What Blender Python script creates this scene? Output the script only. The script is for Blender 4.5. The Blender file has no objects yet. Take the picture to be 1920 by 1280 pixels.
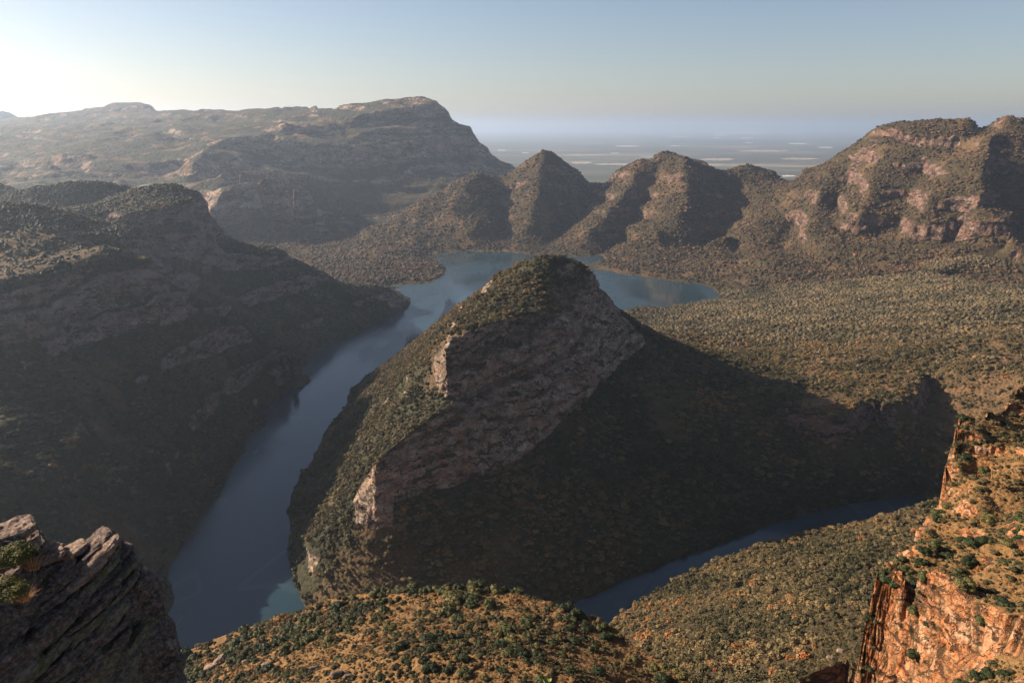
import bpy, math
import numpy as np
from mathutils import Vector

# ------------------------------------------------------------------ camera, sky, sun, exposure
S = bpy.context.scene
H, F0, PITCH = 600.0, 1387.0, math.radians(16.16)
cam_d = bpy.data.cameras.new("camera"); cam = bpy.data.objects.new("camera", cam_d)
S.collection.objects.link(cam); S.camera = cam
cam.location = (0, 0, H); cam.rotation_euler = (math.pi/2 - PITCH, 0, 0)
cam_d.sensor_width = 36; cam_d.lens = F0/1920*36; cam_d.clip_start = 0.5; cam_d.clip_end = 300000

SUN_AZ, SUN_EL = math.radians(-73), math.radians(25.5)
world = bpy.data.worlds.new("World"); S.world = world; world.use_nodes = True
nt = world.node_tree
sky = nt.nodes.new('ShaderNodeTexSky'); sky.sky_type = 'NISHITA'; sky.sun_disc = False
sky.sun_elevation = SUN_EL; sky.sun_rotation = SUN_AZ
sky.altitude = 300; sky.air_density = 1.0; sky.dust_density = 1.0; sky.ozone_density = 2.0
warm = nt.nodes.new('ShaderNodeMix'); warm.data_type = 'RGBA'; warm.blend_type = 'MULTIPLY'; warm.inputs[0].default_value = 1
warm.inputs[7].default_value = (1.06, .97, .97, 1)            # the model's sky, a little deeper and rosier
nt.links.new(sky.outputs[0], warm.inputs[6]); nt.links.new(warm.outputs[2], nt.nodes['Background'].inputs[0])
nt.nodes['Background'].inputs[1].default_value = 0.05
sd = bpy.data.lights.new("sun", 'SUN'); so = bpy.data.objects.new("sun", sd); S.collection.objects.link(so)
sd.energy = 5.0; sd.angle = math.radians(0.5); sd.color = (1.0, 0.86, 0.69)
sdir = Vector((math.sin(SUN_AZ)*math.cos(SUN_EL), math.cos(SUN_AZ)*math.cos(SUN_EL), math.sin(SUN_EL)))
so.rotation_euler = sdir.to_track_quat('Z', 'Y').to_euler()
S.view_settings.view_transform = 'Standard'; S.view_settings.look = 'None'
S.view_settings.exposure = 1.28; S.view_settings.gamma = 1.0
S.render.engine = 'CYCLES'
S.cycles.use_denoising = True
S.cycles.max_bounces = 4; S.cycles.diffuse_bounces = 2; S.cycles.glossy_bounces = 2
S.cycles.transmission_bounces = 2; S.cycles.volume_bounces = 1; S.cycles.transparent_max_bounces = 8

# ------------------------------------------------------------------ where a point of the valley stands
cP, sP = math.cos(PITCH), math.sin(PITCH)
def ray(px, py):
    dx, dy = px-960.0, py-640.0
    return np.array([dx, F0*cP - dy*sP, -F0*sP - dy*cP])
def Z(px, py, z):                     # the point at height z
    v = ray(px, py); t = (z-H)/v[2]
    return (v[0]*t, v[1]*t, z)
def D(px, py, d):                     # the point at ground distance d
    v = ray(px, py); t = d/math.hypot(v[0], v[1])
    return (v[0]*t, v[1]*t, H+v[2]*t)
def W(px, d, z):                      # distance and height both given
    az = math.atan((px-960)/F0)
    for _ in range(8):
        dep = d*math.cos(az)*cP - (z-H)*sP
        x = (px-960)*dep/F0
        az = math.asin(max(-.99, min(.99, x/d)))
    return (d*math.sin(az), d*math.cos(az), z)

curves = []          # (points Nx3, region)
def C(region, mode, pts, setz=None, dz=0, off=None, bow=0):
    f = {'Z': Z, 'D': D, 'W': W}[mode]
    P = np.array([f(*p) for p in pts], float)
    if setz is not None: P[:, 2] = setz
    if off is not None:
        P = P + np.array([off[0], off[1], 0.0])
    P[:, 2] += dz
    if bow:                            # middle of the line raised (spur) or sunk (gully)
        P[:, 2] = np.maximum(P[:, 2]+bow*np.sin(np.linspace(0.15, 1, len(P))*np.pi)**.6, np.minimum(P[:, 2], 3))
    curves.append((P, region)); return P
def shift(region, P, daz, kd, zs):     # the same line turned by daz degrees about the overlook, kd times as far away
    a = np.arctan2(P[:, 0], P[:, 1])+math.radians(daz); r = np.hypot(P[:, 0], P[:, 1])*kd
    curves.append((np.stack([r*np.sin(a), r*np.cos(a), np.array(zs, float)], -1), region))
def z0(pts): return [(a, b, 0.0) for a, b in pts]

REG = ['escarpment', 'valley_hills', 'pyramid_mountain', 'twin_mountain', 'cone_mountain', 'summit_mountain', 'plateau',
       'central_mountain', 'left_mountain', 'dome_mountain', 'back_hill', 'near_hill', 'forest_slope', 'promontory']
RI = {n: i for i, n in enumerate(REG)}

# --- water centre lines (lake bed)
C('central_mountain', 'Z', z0([(150,1420),(300,1290),(440,1200),(470,1060),(500,930),(560,800),(640,700),(760,620),(850,560),(900,500),(1000,495),(1130,540),(1280,545)]), setz=-25)
C('central_mountain', 'Z', z0([(440,1260),(600,1215),(850,1195),(1100,1152),(1200,1105),(1350,1050),(1500,990),(1640,957),(1740,945)]), setz=-20)
# --- shores
C('left_mountain', 'Z', z0([(60,1420),(200,1330),(240,1290),(280,1190),(300,1177),(330,1133),(322,1110),(313,1087),(317,1057),(347,1013),(359,996),(390,949),(414,922),(430,879),(461,843),(453,820),(475,812),(497,800),(498,780),(484,773),(500,763),(542,723),(565,695)]))
C('dome_mountain', 'Z', z0([(565,695),(580,665),(610,645),(662,627),(700,605),(735,587),(762,575),(769,567),(768,560),(755,550),(738,540),(728,533)]))
C('valley_hills', 'Z', z0([(728,533),(760,533),(800,533),(820,526),(835,515),(836,503),(820,492),(812,480),(803,474),(830,473)]))
C('pyramid_mountain', 'Z', z0([(830,473),(870,470),(950,470),(1003,478)]))
C('twin_mountain', 'Z', z0([(1003,478),(1040,492),(1095,503),(1150,512),(1200,518),(1240,525)]))
C('summit_mountain', 'Z', z0([(1240,525),(1260,528),(1320,532),(1340,543)]))
C('plateau', 'Z', z0([(1340,543),(1350,554),(1335,560),(1310,565),(1240,578),(1220,574),(1190,576),(1168,588)]))
C('central_mountain', 'W', [(1168,2350,0),(1080,2250,0),(1000,2150,0),(930,2150,0),(850,2100,0)])
C('central_mountain', 'Z', z0([(815,632),(787,650),(753,668),(703,693),(681,714),(660,731),(650,745),(655,760),(640,772),(615,805),(600,830),(585,862),(560,895),(542,930),(537,965),(545,985),(543,1010),(545,1040),(555,1100),(572,1138),(600,1165),(660,1190),(760,1200),(900,1183),(1000,1157),(1080,1130),(1150,1100),(1200,1078),(1250,1058),(1330,1030),(1440,985),(1520,961),(1600,943),(1680,931),(1760,920),(1800,925)]))
C('near_hill', 'Z', z0([(330,1420),(380,1350),(520,1310),(700,1280),(900,1258),(1050,1225),(1130,1195)]))
C('forest_slope', 'Z', z0([(1130,1195),(1165,1160),(1230,1128),(1330,1078),(1440,1032),(1540,1007),(1640,982),(1760,950),(1800,925)]))

# --- central mountain
m = 'central_mountain'
C(m, 'Z', [(787,645,35),(821,613,105),(845,590,165)])
C(m, 'D', [(845,590,1750),(859,577,1620),(888,566,1480),(930,521,1390),(964,503,1335),(1000,489,1305),(1036,482,1300),(1070,486,1320),(1099,503,1370),(1116,529,1430),(1134,562,1490)])
C(m, 'Z', [(1134,562,255),(1158,584,228),(1184,602,205),(1217,632,186),(1260,652,166),(1300,672,150),(1350,699,140),(1387,717,133),(1440,744,127),(1481,762,124)])
# cap of the dome (gives it its round top)
C(m, 'W', [(1010,1500,345),(1060,1490,345),(1090,1480,330)])
C(m, 'W', [(900,1800,150),(1000,1850,150),(1100,1800,130)])
C(m, 'D', [(835,655,1035),(850,632,1052),(880,620,1080),(960,598,1150),(1040,580,1220),(1090,560,1290),(1122,545,1365)])
C(m, 'D', [(837,742,1022),(922,718,1075),(1006,712,1115),(1090,672,1195),(1145,618,1335)])
C(m, 'D', [(703,868,905),(740,835,935),(780,800,965),(838,760,1003),(922,745,1055),(1006,742,1090),(1090,705,1175),(1150,645,1310),(1192,625,1400)])
C(m, 'D', [(703,945,893),(760,937,912),(850,917,952),(930,887,990),(1000,855,1038),(1040,808,1088),(1100,748,1165),(1160,695,1285),(1213,655,1400)])
C(m, 'D', [(829,748,1024),(822,720,1060),(800,690,1140),(788,668,1230)])       # foot of the sunlit buttress
C(m, 'D', [(834,660,1045),(845,625,1100),(858,600,1200),(872,585,1320)])
C(m, 'D', [(699,945,896),(697,905,915),(700,872,935)])
C(m, 'W', [(600,905,60),(560,1010,22),(640,1300,22)])
# --- ravine rim and its cliffs
rim = [(1481,764,124),(1530,774,124),(1556,779,123),(1600,767,126),(1635,749,128),(1645,762,126),(1661,757,128),(1699,741,131),(1719,727,133),(1724,708,136),(1728,692,142)]
C('plateau', 'Z', rim)
C('plateau', 'Z', rim[:7], dz=-42, off=(5,-17))
C('plateau', 'Z', rim[7:], dz=-42, off=(16,-12))
C('plateau', 'Z', [(1410,783,108),(1440,776,114),(1481,768,122)])
C('plateau', 'Z', [(1410,812,78),(1440,808,80),(1481,803,82)])
C('plateau', 'Z', [(1745,695,138),(1770,715,126),(1800,738,116),(1835,768,106),(1880,800,100)])
C('plateau', 'W', [(1742,1640,112),(1755,1520,85),(1775,1380,50),(1790,1260,22),(1800,1180,3)])
C('plateau', 'W', [(1850,1380,75),(1930,1320,75),(2050,1280,75)])
# --- plateau surface
C('plateau', 'Z', [(1185,580,8),(1215,578,14),(1240,590,12)])
for p in [[(1300,615,42),(1400,600,62),(1500,585,75),(1600,565,90),(1700,548,125),(1790,530,150)],
          [(1320,660,82),(1400,650,88),(1500,640,95),(1600,620,108),(1700,600,135),(1800,585,158),(1930,560,185)],
          [(1420,705,104),(1500,700,110),(1600,690,120),(1690,660,138),(1760,640,160),(1850,640,180),(1950,625,205)],
          [(1560,745,122),(1640,720,128),(1700,700,136)],
          [(1790,680,152),(1870,700,152),(1950,705,170)]]:
    C('plateau', 'Z', p)
C('plateau', 'Z', [(1352,556,4),(1450,547,25),(1550,534,50),(1650,520,80),(1750,503,110),(1820,488,132),(1925,463,168),(2050,440,190)])
C('summit_mountain', 'W', [(1420,2950,25),(1550,3000,38),(1700,3050,48),(1820,3080,65),(1930,3120,85),(2050,3150,90)])

# --- far mountains across the lake
C('pyramid_mountain', 'D', [(690,437,4020),(740,405,4150),(800,370,4250),(850,345,4320),(885,325,4400),(905,322,4400),(925,327,4420),(945,325,4450),(975,310,4450),(1000,290,4450),(1012,284,4450),(1020,283,4450),(1030,284,4450),(1045,291,4480),(1075,311,4520),(1100,329,4600),(1138,338,4650)])
C('pyramid_mountain', 'D', [(905,322,4400),(885,345,4280),(860,380,4130),(830,420,3980),(808,445,3880)], bow=28)
C('pyramid_mountain', 'D', [(915,400,4050),(890,428,3920),(866,455,3790)], bow=28)
C('pyramid_mountain', 'D', [(1020,283,4450),(1018,320,4330),(1010,370,4150),(995,410,4000),(985,440,3850)], bow=28)
C('pyramid_mountain', 'D', [(925,345,4370),(930,380,4230),(948,425,3950),(945,455,3790)], bow=-45)
C('pyramid_mountain', 'D', [(1100,355,4480),(1085,390,4280),(1050,430,4000),(1015,468,3730)], bow=-45)
C('twin_mountain', 'D', [(1138,338,4650),(1170,315,4500),(1200,298,4450),(1220,300,4420),(1235,290,4400),(1250,284,4400),(1262,286,4400),(1275,292,4380),(1300,303,4350),(1340,318,4350),(1360,326,4400)])
C('twin_mountain', 'D', [(1200,298,4450),(1190,340,4250),(1165,380,4080),(1140,410,3930),(1115,438,3800),(1085,465,3680),(1062,484,3570)], bow=28)
C('twin_mountain', 'D', [(1228,320,4330),(1212,350,4210),(1190,390,4050),(1165,425,3900),(1135,462,3700),(1112,488,3500)], bow=-45)
C('twin_mountain', 'D', [(1283,297,4330),(1284,320,4200),(1290,350,4080),(1285,395,3920),(1255,430,3770),(1225,455,3660),(1200,480,3540)], bow=28)
C('twin_mountain', 'D', [(1372,350,4300),(1368,395,4080),(1345,430,3850),(1310,468,3560),(1265,498,3380)], bow=-45)
C('twin_mountain', 'D', [(1225,318,4330),(1234,335,4310)])
C('cone_mountain', 'D', [(1360,326,4450),(1372,320,4450),(1385,310,4450),(1397,305,4450),(1407,304,4450),(1418,307,4450),(1435,318,4460),(1460,331,4470),(1488,335,4430)])
C('cone_mountain', 'D', [(1372,333,4430),(1400,333,4400),(1425,330,4410)])
C('summit_mountain', 'D', [(1488,335,4430),(1530,312,4300),(1560,293,4250),(1590,275,4200),(1620,252,4130),(1640,240,4080),(1660,233,4040),(1700,225,4000),(1740,220,3980),(1780,215,3960),(1815,213,3950),(1828,218,3950),(1838,231,3960),(1850,226,4000),(1870,222,3970),(1885,220,3920),(1898,217,3900),(1920,221,3890),(1960,226,3880),(2080,240,3850)])
C('summit_mountain', 'D', [(1655,240,4010),(1700,252,3900),(1760,256,3860),(1800,246,3870),(1830,234,3920)])
C('summit_mountain', 'D', [(1660,262,3975),(1700,270,3875),(1765,275,3835),(1810,266,3845),(1838,250,3905)])
C('summit_mountain', 'D', [(1480,345,4350),(1455,382,4100),(1425,416,3860),(1412,430,3790)], bow=28)
C('summit_mountain', 'D', [(1412,430,3790),(1425,436,3750),(1440,433,3780)])
C('summit_mountain', 'D', [(1365,449,3680),(1330,468,3540),(1300,486,3420),(1285,500,3330)], bow=28)
C('summit_mountain', 'D', [(1480,425,3820),(1478,455,3600),(1470,480,3400)], bow=-45)
C('summit_mountain', 'D', [(1375,462,3620),(1385,485,3400),(1395,505,3200)])
C('summit_mountain', 'D', [(1575,290,4180),(1560,340,4000),(1535,380,3800),(1528,405,3650),(1515,440,3450)], bow=28)
C('summit_mountain', 'D', [(1590,330,3990),(1570,370,3800),(1558,410,3560),(1562,450,3330)], bow=-45)
C('summit_mountain', 'D', [(1660,262,3975),(1650,320,3800),(1625,370,3600),(1612,408,3450)], bow=28)
C('summit_mountain', 'D', [(1570,412,3545),(1612,410,3450),(1640,415,3480)])
C('summit_mountain', 'D', [(1568,445,3500),(1605,448,3405),(1640,450,3430)])
C('summit_mountain', 'D', [(1735,300,3800),(1705,350,3620),(1690,400,3520),(1675,450,3330)], bow=-45)
C('summit_mountain', 'D', [(1790,290,3780),(1760,345,3600),(1730,400,3400),(1712,408,3380)], bow=28)
C('summit_mountain', 'D', [(1712,408,3380),(1750,408,3350),(1790,412,3370)])
C('summit_mountain', 'D', [(1712,450,3330),(1750,452,3305),(1790,452,3325)])
C('summit_mountain', 'D', [(1890,222,3900),(1850,290,3700),(1835,350,3520),(1832,410,3330)], bow=28)
C('summit_mountain', 'D', [(1812,412,3345),(1840,410,3320),(1885,415,3330)])
C('summit_mountain', 'D', [(1812,455,3290),(1840,455,3270),(1885,458,3290)])
C('summit_mountain', 'D', [(1870,330,3680),(1885,380,3500),(1900,440,3260)], bow=-45)
C('summit_mountain', 'D', [(1800,440,3420),(1802,465,3240)])
C('summit_mountain', 'W', [(2050,3500,350),(2150,3500,350)])
C('twin_mountain', 'W', [(640,5000,20),(720,5150,30),(850,5200,50),(1000,5150,60),(1100,5250,40),(1200,5200,40),(1300,5250,40),(1400,5200,40)])
C('summit_mountain', 'W', [(1400,5200,40),(1500,5100,40),(1700,5000,60),(1850,5000,80),(2150,4900,100)])
C('cone_mountain', 'D', [(1262,303,5700),(1278,291,5700),(1290,289,5700),(1302,292,5700),(1320,304,5700),(1345,322,5700)])
C('cone_mountain', 'W', [(1240,6100,-60),(1300,6200,-60),(1360,6100,-60)])
C('cone_mountain', 'W', [(1230,5750,0),(1230,5500,0),(1380,5700,0)])
C('summit_mountain', 'W', [(1080,6300,-100),(1230,6300,-100),(1500,6000,-100),(2150,6000,-100)])
C('summit_mountain', 'W', [(1080,9000,-110),(2150,9000,-110)])

# --- left mountain
m = 'left_mountain'; lm0 = len(curves)
C(m, 'D', [(-200,450,1800),(-60,449,1750),(0,445,1700),(50,440,1700),(100,443,1690),(135,449,1665),(152,456,1640)])
C(m, 'D', [(60,462,1590),(120,466,1580),(165,463,1570),(200,460,1560),(230,467,1550),(260,477,1535),(290,491,1515),(312,514,1505)])
C(m, 'D', [(-150,560,1325),(0,522,1376),(50,508,1410),(90,495,1443),(140,480,1493),(190,463,1543)])
C(m, 'D', [(-150,590,1292),(0,560,1345),(80,552,1383),(129,542,1423),(200,522,1478),(250,510,1502),(297,503,1508)])
C(m, 'D', [(-150,690,1268),(0,658,1320),(78,643,1354),(129,630,1392),(176,605,1432),(250,580,1468),(303,543,1494)])
C(m, 'D', [(312,518,1505),(350,556,1530),(393,580,1580),(430,597,1620),(480,622,1680),(520,643,1730),(550,662,1780)])
C(m, 'Z', [(0,700,262),(40,735,245),(110,780,215),(200,830,170),(300,860,100)])
C(m, 'Z', [(-100,860,240),(0,880,205),(100,905,165),(200,935,105),(290,985,45)])
C(m, 'W', [(-200,640,200),(-50,640,110),(80,700,20)])
def farther(i0, kk):                  # a range moved back along the lines of sight, its shore kept
    for i in range(i0, len(curves)):
        P, rg = curves[i]; k = 1+kk*np.clip((P[:, 2]-60)/190, 0, 1); P[:, :2] *= k[:, None]; P[:, 2] = H-(H-P[:, 2])*k
farther(lm0, .10)
C(m, 'W', [(-200,2030,345),(0,1975,335),(100,1940,325),(170,1905,310),(240,1860,270),(300,1850,200),(400,1930,90),(480,2000,35),(560,1990,4)])
dm0 = len(curves)
# --- dome mountain
m = 'dome_mountain'
C(m, 'D', [(195,385,2300),(212,372,2350),(240,360,2350),(270,349,2330),(290,343,2310),(310,340,2300),(330,340,2290),(350,346,2280),(370,357,2270),(385,371,2270),(396,388,2280),(402,405,2290),(425,440,2310),(445,456,2320),(480,461,2280),(510,462,2270),(530,467,2260),(548,478,2270),(570,494,2310),(605,514,2360),(640,525,2400),(670,532,2430),(700,530,2450),(722,532,2480),(740,545,2500),(757,557,2520)])
C(m, 'D', [(192,395,2200),(225,403,2130),(270,397,2125),(320,392,2150),(370,380,2200),(398,392,2262)])
C(m, 'D', [(195,412,2180),(232,420,2112),(270,422,2108),(320,418,2135),(370,412,2183),(402,415,2255)])
C(m, 'D', [(275,440,2070),(330,432,2090),(380,432,2150),(418,445,2240)])
C(m, 'D', [(280,490,2030),(340,490,2050),(400,500,2120),(440,510,2180)])
C(m, 'D', [(450,482,2190),(510,478,2195),(548,490,2230)])
C(m, 'D', [(450,505,2175),(510,500,2180),(555,505,2215)])
C(m, 'D', [(-200,380,2100),(-60,382,2050),(0,383,1980),(50,380,1970),(100,392,1970),(150,408,1970),(200,417,1960),(240,421,1950),(268,427,1940)])
C(m, 'D', [(-200,425,1880),(0,428,1850),(100,436,1850),(190,445,1850),(262,440,1890)])
C(m, 'W', [(330,2650,250),(430,2700,120),(520,2700,50),(620,2700,20),(680,2750,4)])
# --- back hills
m = 'back_hill'
C(m, 'D', [(258,353,2750),(240,345,2750),(200,337,2750),(170,334,2750),(140,336,2750),(90,346,2780),(45,358,2800),(38,358,2850),(20,350,2880),(0,344,2900),(-60,338,2950),(-200,340,2950)])
C(m, 'D', [(-200,395,2720),(0,376,2740),(60,385,2690),(150,398,2650),(190,402,2600)])
C(m, 'W', [(-200,3400,200),(0,3300,170),(200,3250,120),(330,3100,80),(450,3050,30),(560,3000,15)])
farther(dm0, .06)
# --- low hills by the water
m = 'valley_hills'
C(m, 'D', [(420,436,4100),(436,428,4140),(452,420,4180),(470,425,4180),(500,438,4150)])
C(m, 'Z', [(500,436,28),(560,438,22),(620,441,15),(670,440,18)])
C(m, 'Z', [(440,470,10),(520,462,26),(600,452,30),(660,452,35),(700,447,40),(760,450,35)])
C(m, 'Z', [(560,478,10),(650,468,34),(720,466,42),(780,469,34)])
C(m, 'Z', [(590,500,20),(660,500,26),(720,496,30),(780,494,28),(815,496,18)])
C(m, 'Z', [(640,520,14),(700,522,16),(770,522,14)])
C(m, 'Z', [(560,463,12),(640,459,8),(700,458,14)])
# --- escarpment
m = 'escarpment'
C(m, 'D', [(-200,230,14500),(-60,214,14500),(0,208,14500),(15,206,14500),(28,212,14500),(42,227,14500)])
C(m, 'D', [(42,227,12000),(90,218,11500),(130,207,11000),(200,197,11000),(250,192,11000),(265,193,10900),(275,200,10500),(287,209,10000),(320,207,9500),(360,206,9000),(420,202,8500),(500,200,8200),(560,197,8000),(590,196,7800),(598,203,7300),(650,197,7000),(700,191,6900),(760,185,6800),(800,184,6700),(820,188,6650),(833,202,6600),(853,228,6530),(880,241,6480),(895,252,6450)])
C(m, 'D', [(898,277,6440),(906,287,6420),(930,301,6400),(960,313,6400),(1000,332,6400),(1060,355,6400)])
C(m, 'D', [(535,235,6200),(590,238,6150),(640,225,6300),(685,213,6400),(760,198,6500),(820,190,6620)])
C(m, 'D', [(540,248,6120),(590,256,6080),(640,243,6230),(685,235,6320),(760,224,6420),(832,218,6540)])
C(m, 'D', [(400,262,5600),(470,252,5700),(560,262,5750),(640,272,5850),(740,265,6050),(850,250,6350),(893,256,6440)])
C(m, 'D', [(390,290,5530),(470,284,5620),(560,298,5680),(640,312,5770),(740,305,5980),(850,288,6270),(893,285,6400)])
C(m, 'Z', [(420,425,12),(480,430,8),(560,436,6),(640,440,6),(680,438,6),(720,425,6)])
C(m, 'D', [(400,262,5600),(375,290,5200),(360,312,5000),(356,325,4950)])
C(m, 'D', [(358,356,4500),(385,330,4650),(430,312,4750),(470,307,4850),(520,317,5000)])
C(m, 'D', [(395,380,4150),(440,350,4300),(490,338,4420),(530,341,4500),(575,354,4600)])
C(m, 'D', [(80,330,5000),(115,300,5600),(150,275,6000),(200,258,6400),(260,250,6600),(330,248,6700),(375,255,6500)])
C(m, 'D', [(100,345,4900),(200,330,5200),(350,325,5300)])
C(m, 'D', [(-200,310,6300),(0,295,6400),(70,315,5400)])
C(m, 'D', [(-200,265,8000),(0,258,8000),(100,245,8000),(200,238,8000),(300,235,7800),(450,226,7500),(560,216,7300)])
C(m, 'D', [(-200,240,10500),(0,235,10500),(150,226,9800),(300,218,9000)])
C(m, 'W', [(-200,4300,160),(0,4300,130),(150,4300,100),(330,4250,60)])
C(m, 'W', [(-200,16000,300),(42,13000,500),(400,12500,500),(620,9500,500),(850,8000,200),(950,7500,-80),(1060,7000,-110)])
C(m, 'W', [(420,14500,0),(900,10500,-110),(1080,9000,-110)])

# --- near hill
m = 'near_hill'
fh = [(200,1290,345),(250,1250,335),(335,1222,330),(400,1200,325),(450,1180,320),(520,1160,315),(570,1145,310),(620,1120,305),(700,1108,295),(780,1100,285),(850,1094,280),(900,1098,280),(960,1110,275),(1050,1131,265),(1130,1166,255),(1180,1200,245),(1240,1231,235),(1285,1265,225),(1320,1310,215)]
C(m, 'D', fh)
C(m, 'D', [(400,1290,235),(500,1285,225),(650,1240,210),(800,1225,195),(950,1235,190),(1080,1275,180)])
C(m, 'W', [(-300,60,530),(300,60,515),(800,60,508),(1300,60,505),(2300,60,500)])
C(m, 'W', [(300,440,170),(450,430,190),(600,420,215),(850,400,240),(1000,380,240),(1120,350,225),(1200,310,240),(1270,280,270),(1330,250,320)])
# --- forest slope
m = 'forest_slope'
C(m, 'Z', [(1150,1168,45),(1190,1136,50),(1230,1113,50),(1280,1081,50),(1330,1054,50),(1390,1032,50),(1440,1018,50),(1500,1004,52),(1560,991,55),(1600,984,58),(1650,973,70),(1700,961,85),(1760,935,100)])
C(m, 'Z', [(1280,1190,110),(1400,1110,100),(1500,1075,110),(1600,1040,130)])
C(m, 'Z', [(1330,1280,215),(1400,1200,185),(1500,1160,190),(1600,1130,205)])
C(m, 'Z', [(1420,1330,310),(1500,1270,290),(1600,1230,300)])
# --- promontory
m = 'promontory'
C(m, 'D', [(2100,700,460),(1960,722,430),(1920,735,410),(1880,746,390),(1830,775,360),(1800,800,340),(1785,830,320),(1779,870,300),(1765,925,285),(1740,960,265),(1700,990,240),(1672,1030,215),(1648,1060,195),(1640,1088,186)])
shift(m, curves[-1][0], -0.35, 1.03, [360]*14)
shift(m, curves[-1][0], -4.0, 1.25, [240]*10+[235, 235, 250, 270])
E0 = np.array([D(1640,1100,187), D(1640,1200,186), D(1640,1300,184), D(1640,1420,178)])
shift(m, E0, -0.55, 1.0, [385]*4); shift(m, E0, -3.0, 1.02, [300]*4)
C(m, 'D', [(2100,850,330),(1920,850,305),(1880,862,298),(1830,890,285)])
C(m, 'D', [(2100,980,240),(1920,990,222),(1850,990,226),(1800,1000,228)])
C(m, 'D', [(1690,1075,195),(1750,1050,204),(1830,1075,196),(1920,1090,190),(2100,1100,190)])
C(m, 'D', [(1640,1088,186),(1668,1090,185),(1690,1092,184)])
C(m, 'D', [(1692,1100,183),(1702,1165,183),(1706,1230,182)])                 # cleft between the two buttresses
C(m, 'D', [(1715,1128,180),(1745,1125,178),(1780,1138,173),(1830,1165,168),(1880,1183,164),(1930,1185,162),(2100,1190,160)])
C(m, 'D', [(1640,1300,181),(1665,1310,178),(1690,1290,178)])
C(m, 'D', [(1712,1290,174),(1745,1262,172),(1800,1258,167),(1860,1248,161),(1930,1265,158),(2100,1280,156)])
C(m, 'D', [(1634,1330,150),(1760,1330,140),(1900,1340,135),(2100,1350,130)])

# ------------------------------------------------------------------ noise
_rng = np.random.RandomState(7)
_T = _rng.rand(65536).astype(np.float32)
def vnoise(x, y, z=None, seed=0):
    x = np.asarray(x, np.float64); y = np.asarray(y, np.float64)
    xi = np.floor(x).astype(np.int64); yi = np.floor(y).astype(np.int64)
    fx = (x-xi).astype(np.float32); fy = (y-yi).astype(np.float32)
    ux = fx*fx*(3-2*fx); uy = fy*fy*(3-2*fy)
    def h(a, b, c): return _T[((a*73856093) ^ (b*19349663) ^ (c*83492791) ^ (seed*2654435)) & 65535]
    def plane(c):
        a = h(xi, yi, c); b = h(xi+1, yi, c); d = h(xi, yi+1, c); e = h(xi+1, yi+1, c)
        p = a+(b-a)*ux; q = d+(e-d)*ux
        return p+(q-p)*uy
    if z is None: return plane(0)*2-1
    z = np.asarray(z, np.float64); zi = np.floor(z).astype(np.int64); fz = (z-zi).astype(np.float32); uz = fz*fz*(3-2*fz)
    p = plane(zi); q = plane(zi+1)
    return (p+(q-p)*uz)*2-1
def fbm(x, y, z=None, o=4, seed=0, g=0.5):
    s = 0; a = 1.0; n = 0
    for k in range(o):
        f = 2.03**k
        s = s + a*vnoise(x*f+k*17.3, y*f-k*9.1, None if z is None else z*f+k*5.7, seed+k); n += a; a *= g
    return s/n
def ridged(x, y, z=None, o=4, seed=0, g=0.5):
    s = 0; a = 1.0; n = 0
    for k in range(o):
        f = 2.03**k
        s = s + a*(1-2*np.abs(vnoise(x*f+k*17.3, y*f-k*9.1, None if z is None else z*f+k*5.7, seed+k))); n += a; a *= g
    return s/n
def sst(a, b, x):
    t = np.clip((x-a)/(b-a), 0, 1); return t*t*(3-2*t)

# ------------------------------------------------------------------ heights between the traced lines (grid of azimuth x log distance)
h0 = 0.0026
AZ0, AZ1, L0, L1 = math.radians(-52), math.radians(48), math.log(52.0), math.log(16400.0)
def to_uv(P, h=h0):
    az = np.arctan2(P[:, 0], P[:, 1]); lr = np.log(np.hypot(P[:, 0], P[:, 1]))
    return (az-AZ0)/h, (lr-L0)/h
NU = (int((AZ1-AZ0)/h0)//64+1)*64; NV = (int((L1-L0)/h0)//64+1)*64
acc = np.zeros((NU, NV)); cnt = np.zeros((NU, NV)); lab = -np.ones((NU, NV), np.int16)
for P, rg in curves:
    pts = []
    for a, b in zip(P[:-1], P[1:]):
        ua, va = to_uv(a[None]); ub, vb = to_uv(b[None])
        n = int(max(abs(ub-ua)[0], abs(vb-va)[0])*1.6)+2
        t = np.linspace(0, 1, n)[:, None]
        pts.append(a+(b-a)*t)
    pts = np.concatenate(pts)
    u, v = to_uv(pts); iu = np.round(u).astype(int); iv = np.round(v).astype(int)
    ok = (iu >= 0) & (iu < NU) & (iv >= 0) & (iv < NV)
    np.add.at(acc, (iu[ok], iv[ok]), pts[ok, 2]); np.add.at(cnt, (iu[ok], iv[ok]), 1)
    lab[iu[ok], iv[ok]] = RI[rg]
levels = [(np.where(cnt > 0, acc/np.maximum(cnt, 1), 0), cnt > 0)]
while min(levels[-1][0].shape) > 14 and levels[-1][0].shape[0] % 2 == 0 and levels[-1][0].shape[1] % 2 == 0:
    v, k = levels[-1]
    s = sum((v*k)[i::2, j::2] for i in (0, 1) for j in (0, 1)); c = sum(k.astype(float)[i::2, j::2] for i in (0, 1) for j in (0, 1))
    levels.append((np.where(c > 0, s/np.maximum(c, 1), 0), c > 0))
def up2(a):
    p = np.pad(a, 1, mode='edge')
    r = np.zeros((a.shape[0]*2, a.shape[1]*2))
    c = p[1:-1, 1:-1]
    for i in (0, 1):
        for j in (0, 1):
            di, dj = (-1, 1)[i], (-1, 1)[j]
            A = p[1+di:p.shape[0]-1+di, 1:-1]; B = p[1:-1, 1+dj:p.shape[1]-1+dj]; E = p[1+di:p.shape[0]-1+di, 1+dj:p.shape[1]-1+dj]
            r[i::2, j::2] = .5625*c+.1875*A+.1875*B+.0625*E
    return r
G = None
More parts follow.
